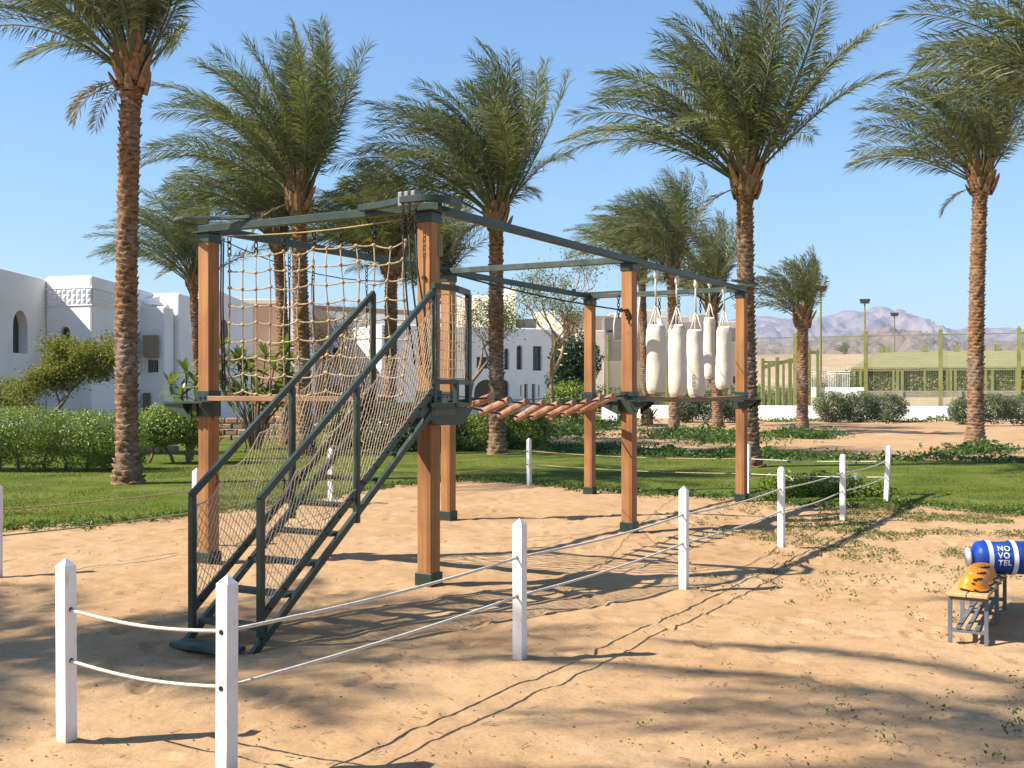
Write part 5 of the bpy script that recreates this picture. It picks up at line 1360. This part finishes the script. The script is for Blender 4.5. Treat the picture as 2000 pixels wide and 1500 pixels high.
# ------------------------------------------------ log bridge
lb = fthing('log_bridge', 'swinging bridge of nine reddish logs between near platform and row post', 'rope bridge', 2.2, .2)
Rr = [on_t(x, y, .02) for x, y in ((961, 774), (995, 781), (1030, 784), (1063, 786), (1092, 788), (1122, 786), (1150, 783), (1176, 778), (1199, 773))]
Ll = [on_t(x, y, .5) for x, y in ((905, 797), (941, 805), (976, 812), (1009, 818), (1039, 815), (1070, 812), (1100, 810), (1130, 803), (1152, 797))]
org = (2.2, .2, 0)
for i in range(9):
    a, b = Rr[i], Ll[i]
    obj('log', MB().tube([a, a * .75 + b * .25, a * .5 + b * .5, a * .25 + b * .75, b], [.036, .038, .039, .038, .036], 10), M['log'], lb, org=org, smooth=False)
def rope_through(S, e0, e1, dz=.0):
    P_ = [np.array(e0)] + [s_ + np.array([0, 0, dz]) for s_ in S] + [np.array(e1)]
    return MB().tube(P_, .011, 5)
Ra = [a * .88 + b * .12 for a, b in zip(Rr, Ll)]; La = [a * .1 + b * .9 for a, b in zip(Rr, Ll)]
obj('bridge_rope', rope_through(Ra, (.36, .06, 1.63), (A_ - .01, .07, 1.68)), M['dark_rope'], lb, org=org, smooth=True)
obj('bridge_rope', rope_through(La, (.34, .4, 1.6), (A_ - .01, .16, 1.62)), M['dark_rope'], lb, org=org, smooth=True)
obj('chain', chain_mb((A_ - .05, .05, 1.72), .1, 4, .006), M['chain'], lb, org=org)
# ------------------------------------------------ hand cables
hc = fthing('hand_cable', 'dark steel hand cable over the log bridge with chain at the row post', 'cable', .2, .07)
e0 = np.array([.15, .03, 2.80]); e1 = np.array([A_ - .28, .07, 2.715])
P_ = [e0 * (1 - i / 12) + e1 * i / 12 - np.array([0, 0, .035 * math.sin(PI * i / 12)]) for i in range(13)]
mb = MB().tube(P_, .0095, 5)
obj('cable', mb, M['dark_rope'], hc, org=(.2, .07, 0), smooth=True)
mb = MB()
for i in range(4):
    c = e1 + np.array([.04 + i * .065, 0, .0]); e = np.array([0, 0, 1.]) if i % 2 else np.array([0, 1., 0])
    mb.tube([c + e * .02 * math.cos(a) + np.array([.045, 0, 0]) * math.sin(a) for a in np.arange(10) * 2 * PI / 10], .008, 4, close=True)
for i in range(3):
    c = np.array([A_ - .012, .04 - i * .02 + .03, 2.70 - i * .05]); e = np.array([0, 1., 0]) if i % 2 else np.array([1., 0, 0])
    mb.tube([c + e * .018 * math.cos(a) + np.array([0, -.015, .04]) * math.sin(a) for a in np.arange(10) * 2 * PI / 10], .008, 4, close=True)
obj('chain', mb, M['chain'], hc, org=(.2, .07, 0), smooth=True)
for (a, b, lab) in (((.3, -.0, 2.33), (A_ - .05, B_ - .3, 2.3), 'thin slack line from the guard rail across to the back row'), ((.38, .4, 1.72), (2 * A_ - .5, B_ - .02, 1.72), 'thin tight line at platform height behind the log bridge')):
    a, b = np.array(a), np.array(b)
    o = fthing('guide_line', lab, 'rope', a[0], a[1])
    obj('line', MB().tube([a * (1 - i / 10) + b * i / 10 - np.array([0, 0, .1 * math.sin(PI * i / 10)]) for i in range(11)], .006, 4), M['dark_rope'], o, org=(a[0], a[1], 0), smooth=True)
# dark ropes hanging along the back beam behind the net
for k, (px, y0, y1, lab) in enumerate(((565, 496, 700, 'first dark rope with chain hanging behind the rope net'), (612, 508, 690, 'second dark rope with chain hanging behind the rope net'), (716, 525, 640, 'dark rope with hook hanging just left of the stair rail top'))):
    q = on_t(px, y0, B_ + c0); q1 = on_t(px, y1, B_ + c0)
    hr = fthing('hanging_rope', lab, 'rope', q[0], q[1], 0, 'dark ropes hanging behind the net')
    obj('chain', chain_mb((0, 0, q[2]), .26, 6, .006, .016), M['chain'], hr)
    obj('rope', MB().tube([(0, 0, q[2] - .26), (.01, 0, (q[2] + q1[2]) / 2), (0, 0, q1[2])], .011, 5), M['dark_rope'], hr, smooth=True)
bl = fthing('support_line', 'thin dark line slung below the back beam behind the net', 'rope', 0, B_)
obj('line', MB().tube([(.1 + 4.2 * i / 10, B_ + c0, 3.05 + (.25 * abs(i / 5 - 1) ** 2)) for i in range(11)], .006, 4), M['dark_rope'], bl, org=(0, B_, 0), smooth=True)
# ------------------------------------------------ punching bags
def bag(label, px, ytop, ybot, wpx, t, yrope, seed, lean=0):
    q = on_t(px, ytop, t); q1 = on_t(px, ybot, t); zr_ = on_t(px, yrope, t)[2]
    Yd = fw(q[0], t)[1]; R_ = wpx / 2 * Yd / FPX
    b = fthing('punching_bag', label, 'punching bag', q[0], t, 0, 'cream punching bags under the beam')
    H_ = q[2] - q1[2]; z0 = q1[2]; rg_ = random.Random(seed)
    prof = [(R_ * .25, 0), (R_ * .62, .012), (R_ * .84, .04), (R_ * .95, .085), (R_ * .99, .16)]
    for i in range(1, 13):
        f = i / 13; prof.append((R_ * (1 + .016 * math.sin(f * 9 + seed) + .012 * math.sin(f * 23 + seed * 2) - .05 * f * f), .16 + (H_ - .24) * f))
    prof += [(R_ * .97, H_ - .07), (R_ * .86, H_ - .03), (R_ * .8, H_), (R_ * .74, H_ - .012)]
    def fn(a, z):
        f = z / H_
        tuck = .05 * math.sin(a * 9 + seed) * max(0, 1 - f * 5) + .06 * math.sin(a * 5 + seed) * max(0, (f - .82) * 5)
        return 1 + tuck + .025 * math.sin(a * 2 + f * 5 + seed) + .012 * math.sin(a * 3 - f * 14)
    mb = MB().lathe(prof, (0, 0, z0), 28, fn)
    mb.v = [(x + lean * (z - z0) ** 1 * .05 + .012 * math.sin((z - z0) * 5 + seed), y + .012 * math.cos((z - z0) * 4 + seed), z) for x, y, z in mb.v]
    obj('bag_body', mb, M['canvas'], b, smooth=True)
    obj('bag_base', MB().lathe([(R_ * .1, -.012), (R_ * .5, -.008), (R_ * .66, .01), (R_ * .8, .028)], (0.01 * math.sin(seed), .012 * math.cos(seed), z0 + .0), 20), M['dirty_canvas'], b, smooth=True)
    top = np.array([.01, 0, min(zr_ - .3, q[2] + .26)])
    for a in (0.5, 2.6, 4.7):
        obj('strap', MB().tube([top, (math.cos(a) * R_ * .5, math.sin(a) * R_ * .5, q[2] + .08), (math.cos(a) * R_ * .88, math.sin(a) * R_ * .88, q[2] - .05)], .011, 5), M['pale_rope'], b, smooth=True)
    obj('rope', MB().tube([top, (0, .005, (top[2] + zr_) / 2), (0, 0, zr_)], .013, 6), M['pale_rope'], b, smooth=True)
    obj('rope_knot', MB().lathe([(.008, -.06), (.028, -.045), (.036, -.01), (.026, .03), (.03, .05), (.01, .07)], (.005, 0, zr_ - .05), 8, lambda a, z: 1 + .15 * math.sin(a * 3 + z * 60)), M['pale_rope'], b, smooth=True)
    obj('ring', MB().tube([top + np.array([.025 * math.cos(a), 0, .025 * math.sin(a)]) for a in np.arange(10) * 2 * PI / 10], .005, 4, close=True), M['chain'], b)
bag('widest cream punching bag with a shadow band across its top, leftmost', 1281, 634, 771, 40, .07, 528, 1)
bag('cream punching bag with folded seam, second from the left', 1322, 634, 777, 36, .05, 540, 2, .6)
bag('cream punching bag with a dark dent at its top, third from the left', 1359, 644, 778, 34, .10, 548, 3, -.4)
bag('slim cream punching bag hanging behind the others', 1386, 620, 742, 24, .9, 548, 4)
bag('cream punching bag nearest the far row post', 1414, 638, 762, 31, .06, 560, 5)
sl = fthing('support_line', 'thin slung line with chains carrying the punching bag ropes', 'rope', A_, .07)
q0 = on_t(1180, 573, .9); q1 = on_t(1440, 560, .9)
P_ = [q0 * (1 - i / 12) + q1 * i / 12 - np.array([0, 0, .1 * math.sin(PI * i / 12)]) for i in range(13)]
obj('line', MB().tube(P_, .007, 4), M['rope'], sl, org=(A_, .07, 0), smooth=True)
for px, y0 in ((1208, 578), (1288, 583), (1326, 580), (1368, 576)):
    q = on_t(px, y0, .9)
    obj('chain', chain_mb(q, .3, 6, .007, .018), M['chain'], sl, org=(A_, .07, 0))
for px, y0, y1 in ((1203, 610, 662), (1250, 580, 660)):
    q = on_t(px, y0, .9); q1 = on_t(px - 3, y1, .9)
    obj('rope_end', MB().tube([q, (q + q1) / 2 + [0, .02, 0], q1], .012, 5), M['pale_rope'], sl, org=(A_, .07, 0), smooth=True)

# ================================================================ ROPE FENCE
fence = thing('rope_fence', 'white post and rope fence around the sandy play area', 'fence', (-.6, 6, 0))
fp = [(-1.25, 4.86), (.05, 7.06), (1.47, 9.5), (2.94, 12.12), (4.36, 14.63), (5.75, 17.06), (3.86, 18.2), (.32, 20.59), (-2.79, 17.06), (-3.53, 12.4), (-4.8, 10.35)]
gate = (-2.15, 5.36)
tilt = {5: -.045, 3: .004}
PW = .068
def fpost(x, y, ang, lean=0, rounded=False):
    z = gz(x, y) - .028
    mb = MB().prism([(-PW / 2, -PW / 2), (PW / 2, -PW / 2), (PW / 2, PW / 2), (-PW / 2, PW / 2)], -.15, .868)
    h = PW / 2 * (.6 if rounded else .02)
    mb.add([(-PW / 2, -PW / 2, .8682), (PW / 2, -PW / 2, .8682), (PW / 2, PW / 2, .8682), (-PW / 2, PW / 2, .8682), (-h, -h, .907 if not rounded else .9), (h, -h, .907 if not rounded else .9), (h, h, .907 if not rounded else .9), (-h, h, .907 if not rounded else .9)],
           [(0, 1, 5, 4), (1, 2, 6, 5), (2, 3, 7, 6), (3, 0, 4, 7), (4, 5, 6, 7)])
    o = obj('post', mb, M['white_paint'], fence, bevel=.005, seg=1)
    o.location = (x + .6, y - 6, z); o.rotation_euler = (0, lean, ang)
    for zz_ in (.66, .415):
        for sg in (-1, 1):
            obj('rope_hole', MB().tube([(sg * (PW / 2 + .001), 0, zz_), (sg * (PW / 2 + .003), 0, zz_)], .012, 8), M['black_metal'], o)
allp = [gate] + fp
for i, (x, y) in enumerate(allp):
    nx_ = allp[i + 1] if i < len(allp) - 1 else allp[i - 1]
    ang = math.atan2(nx_[1] - y, nx_[0] - x)
    fpost(x, y, ang, tilt.get(i - 1, random.uniform(-.012, .012)), i in (4, 5, 6))
for i in range(len(allp) - 1):
    a, b = allp[i], allp[i + 1]
    L_ = math.dist(a, b)
    for z in (.66, .415):
        sag = .026 * L_ / 3 * random.uniform(.7, 1.3) if i else .03
        za, zb = gz(*a) + z - .028, gz(*b) + z - .028
        P_ = [(a[0] + (b[0] - a[0]) * k / 14 + .6, a[1] + (b[1] - a[1]) * k / 14 - 6, za + (zb - za) * k / 14 - sag * math.sin(PI * k / 14)) for k in range(15)]
        o = obj('rope', MB().tube(P_, .0085, 6), M['pale_rope'] if i < 7 else M['rope'], fence, smooth=True)

# ================================================================ BENCH, HELMETS, ROLL BAG
b0 = G(1853, 1258); b1 = G(1926, 1266)
ax = np.array([.50, .866]); px_ = np.array([ax[1], -ax[0]])
cN = (b0 + b1) / 2 + ax * .02
bench = thing('bench', 'low slatted bench with orange wooden seat and grey steel legs', 'bench', (cN[0], cN[1], 0), math.atan2(ax[1], ax[0]))
BL, BW, BH = 1.12, .27, .355
gb = gz(cN[0], cN[1])
def bz(s_, t_):
    w = cN + ax * s_ - px_ * t_
    return gz(w[0], w[1])
BH = BH + gb * .3
for t_ in (-.068, .068): obj('seat_plank', MB().box((BL / 2 - .03, t_, BH - .013), (BL + .06, .132, .026)), M['bench_wood'], bench, bevel=.005, seg=1)
for s_ in (.02, BL * .52, BL - .04):
    for t_ in (-.115, .115):
        z = bz(s_, t_) - .02
        obj('leg', MB().box((s_, t_, (z + BH - .028) / 2), (.026, .026, BH - .028 - z)), M['bench_steel'], bench)
    z1 = bz(s_, 0) + .085
    obj('crossbar', MB().box((s_, 0, BH - .042), (.024, .204, .026)), M['bench_steel'], bench); obj('crossbar', MB().box((s_, 0, z1), (.024, .204, .024)), M['bench_steel'], bench)
for t_ in (-.06, .0, .06):
    z1, z2 = bz(.02, 0) + .108, bz(BL - .04, 0) + .108
    obj('shelf_slat', MB().bar((.0, t_, z1), (BL - .02, t_, z2), .028, .016), M['bench_steel'], bench)
def helmet(label, s_, t_, rot, sc=1.0, k=0):
    w = cN + ax * s_ - px_ * t_
    h = thing('helmet', label, 'helmet', (w[0], w[1], BH + .012), rot, 'orange climbing helmets on the bench')
    V = []; n, m_ = 28, 9
    for j in range(m_ + 1):
        f = j / m_ * PI / 2
        for i in range(n):
            a = 2 * PI * i / n
            r_ = math.cos(f) ** .75
            x = .125 * r_ * math.cos(a) * (1.06 if math.cos(a) > 0 else 1); y = .1 * r_ * math.sin(a)
            z = .125 * math.sin(f) ** .9 + (.012 * math.cos(2 * a) * (1 - f / 1.6) if j < 3 else 0)
            if j == 0: x *= 1.1; y *= 1.12
            ridge = 1 + .03 * math.cos(a * 2) * math.sin(f)
            V.append((x * ridge, y, z))
    F = [(j * n + i, j * n + (i + 1) % n, (j + 1) * n + (i + 1) % n, (j + 1) * n + i) for j in range(m_) for i in range(n)]
    mb = MB().add(V, F); mb.v = [(a * sc, b * sc, c * sc) for a, b, c in mb.v]
    obj('shell', mb, M['orange'], h, smooth=True)
    rim = MB().tube([(.138 * sc * math.cos(a), .112 * sc * math.sin(a), .003 + .012 * math.cos(2 * a) * sc) for a in np.arange(28) * 2 * PI / 28], .004, 5, close=True)
    obj('rim', rim, M['orange'], h, smooth=True)
    for sg in (-1, 1):
        for i, (f, a, w_) in enumerate(((.72, 1.95, .017), (.8, 1.62, .015), (.82, 1.28, .013), (.42, 2.1, .012))):
            r_ = math.cos(f) ** .75; c = np.array([.125 * r_ * math.cos(a), .1 * r_ * math.sin(a) * sg, .125 * math.sin(f) ** .9])
            n_ = np.array([c[0] * .7, c[1], c[2] * 1.0]); n_ /= np.linalg.norm(n_); e1 = np.cross(n_, (0, 0, 1)); e1 /= np.linalg.norm(e1); e2 = np.cross(n_, e1)
            c = c + n_ * .0025
            P_ = [c + e1 * w_ * math.cos(q) * (1.3 if i else 1) + e2 * w_ * .8 * math.sin(q) for q in np.arange(7) * 2 * PI / 7]
            vm = MB().add([np.array(p_) * sc for p_ in P_] + [(np.array(p_) - n_ * .006) * sc for p_ in P_], [tuple(range(7))] + [(i_, (i_ + 1) % 7, 7 + (i_ + 1) % 7, 7 + i_) for i_ in range(7)])
            obj('vent', vm, M['black_metal'], h)
    obj('chin_strap', MB().tube([(.07, -.1, .01), (.03, -.12, -.006), (-.03, -.115, -.007), (-.06, -.09, .008)], .006, 4).tube([(.1, .02, .01), (.15, -.05, -.006), (.08, -.11, -.006)], .005, 4), M['black_metal'], h)
    return h
helmet('nearest orange climbing helmet at the front end of the bench', .13, -.02, math.radians(12), .78, 0)
helmet('middle orange climbing helmet of the three on the bench', .42, -.01, math.radians(8), .78, 1)
helmet('orange climbing helmet farthest along the bench, touching the blue roll', .71, .0, math.radians(5), .78, 2)
# blue roll bag across the far end
RB_ = .122
bc = cN + ax * (BL - .13)
bx0 = at(1899, 0, bc[1])[0]
rot = math.radians(-5)
roll = thing('roll_bag', 'blue vinyl roll bag with white straps and white lettering on the bench', 'bag', (bx0, bc[1] + .0, BH + RB_ - .008), rot)
RL = 1.15
V = []; n = 36; secs = 40
prof = [(0.0, .55), (.006, .8), (.02, .93), (.05, 1.0)]
for j in range(secs + 1):
    f = j / secs; x = f * RL
    e = min(x, RL - x); k_ = np.interp(e, [q[0] for q in prof], [q[1] for q in prof])
    for i in range(n):
        a = 2 * PI * i / n
        r_ = RB_ * k_ * (1 + .018 * math.sin(x * 13 + a * 2) + .02 * math.sin(x * 31 + a * 3 + 1) * (1 if e < .2 else .4) + .01 * math.sin(a * 5 + x * 17))
        V.append((x, r_ * math.cos(a), r_ * math.sin(a)))
F = [(j * n + i, (j + 1) * n + i, (j + 1) * n + (i + 1) % n, j * n + (i + 1) % n) for j in range(secs) for i in range(n)] + [tuple(range(n)), tuple(secs * n + i for i in range(n - 1, -1, -1))]
obj('bag_body', MB().add(V, F), M['blue'], roll, smooth=True)
obj('end_padding', MB().lathe([(RB_ * .1, .012), (RB_ * .5, .02), (RB_ * .62, .035)], n=20), M['white_tape'], roll, smooth=True).rotation_euler = (0, -PI / 2, 0)
def band(x0, w):
    V = []; 
    for xx_ in (x0, x0 + w):
        for i in range(n):
            a = 2 * PI * i / n; r_ = RB_ * 1.035 + .003
            V.append((xx_, r_ * math.cos(a), r_ * math.sin(a)))
    return MB().add(V, [(i, n + i, n + (i + 1) % n, (i + 1) % n) for i in range(n)])
for x0 in (.085, .262): obj('strap', band(x0, .034), M['white_tape'], roll, smooth=True)
fc = D.curves.new('lettering', 'FONT'); fc.body = 'NO\nVO\nTEL'; fc.size = .056; fc.space_line = .92; fc.extrude = 0; fc.space_character = 1.12; fc.offset = .0016
fo = D.objects.new('lettering_source', fc); C.objects.link(fo)
bpy.context.view_layer.update()
tme_ = D.meshes.new_from_object(fo.evaluated_get(bpy.context.evaluated_depsgraph_get()))
D.objects.remove(fo)
bm = bmesh.new(); bm.from_mesh(tme_)
bmesh.ops.triangulate(bm, faces=bm.faces)
bmesh.ops.subdivide_edges(bm, edges=[e for e in bm.edges if e.calc_length() > .014], cuts=2)
for v in bm.verts:
    th_ = math.radians(52) - (.047 - v.co.y) / RB_     # angle above the horizontal on the camera side
    r_ = RB_ * 1.045 + .003
    v.co = Vector((.147 + v.co.x, -r_ * math.cos(th_), r_ * math.sin(th_)))
bm.to_mesh(tme_); bm.free()
link('lettering', tme_, M['white_tape'], roll)
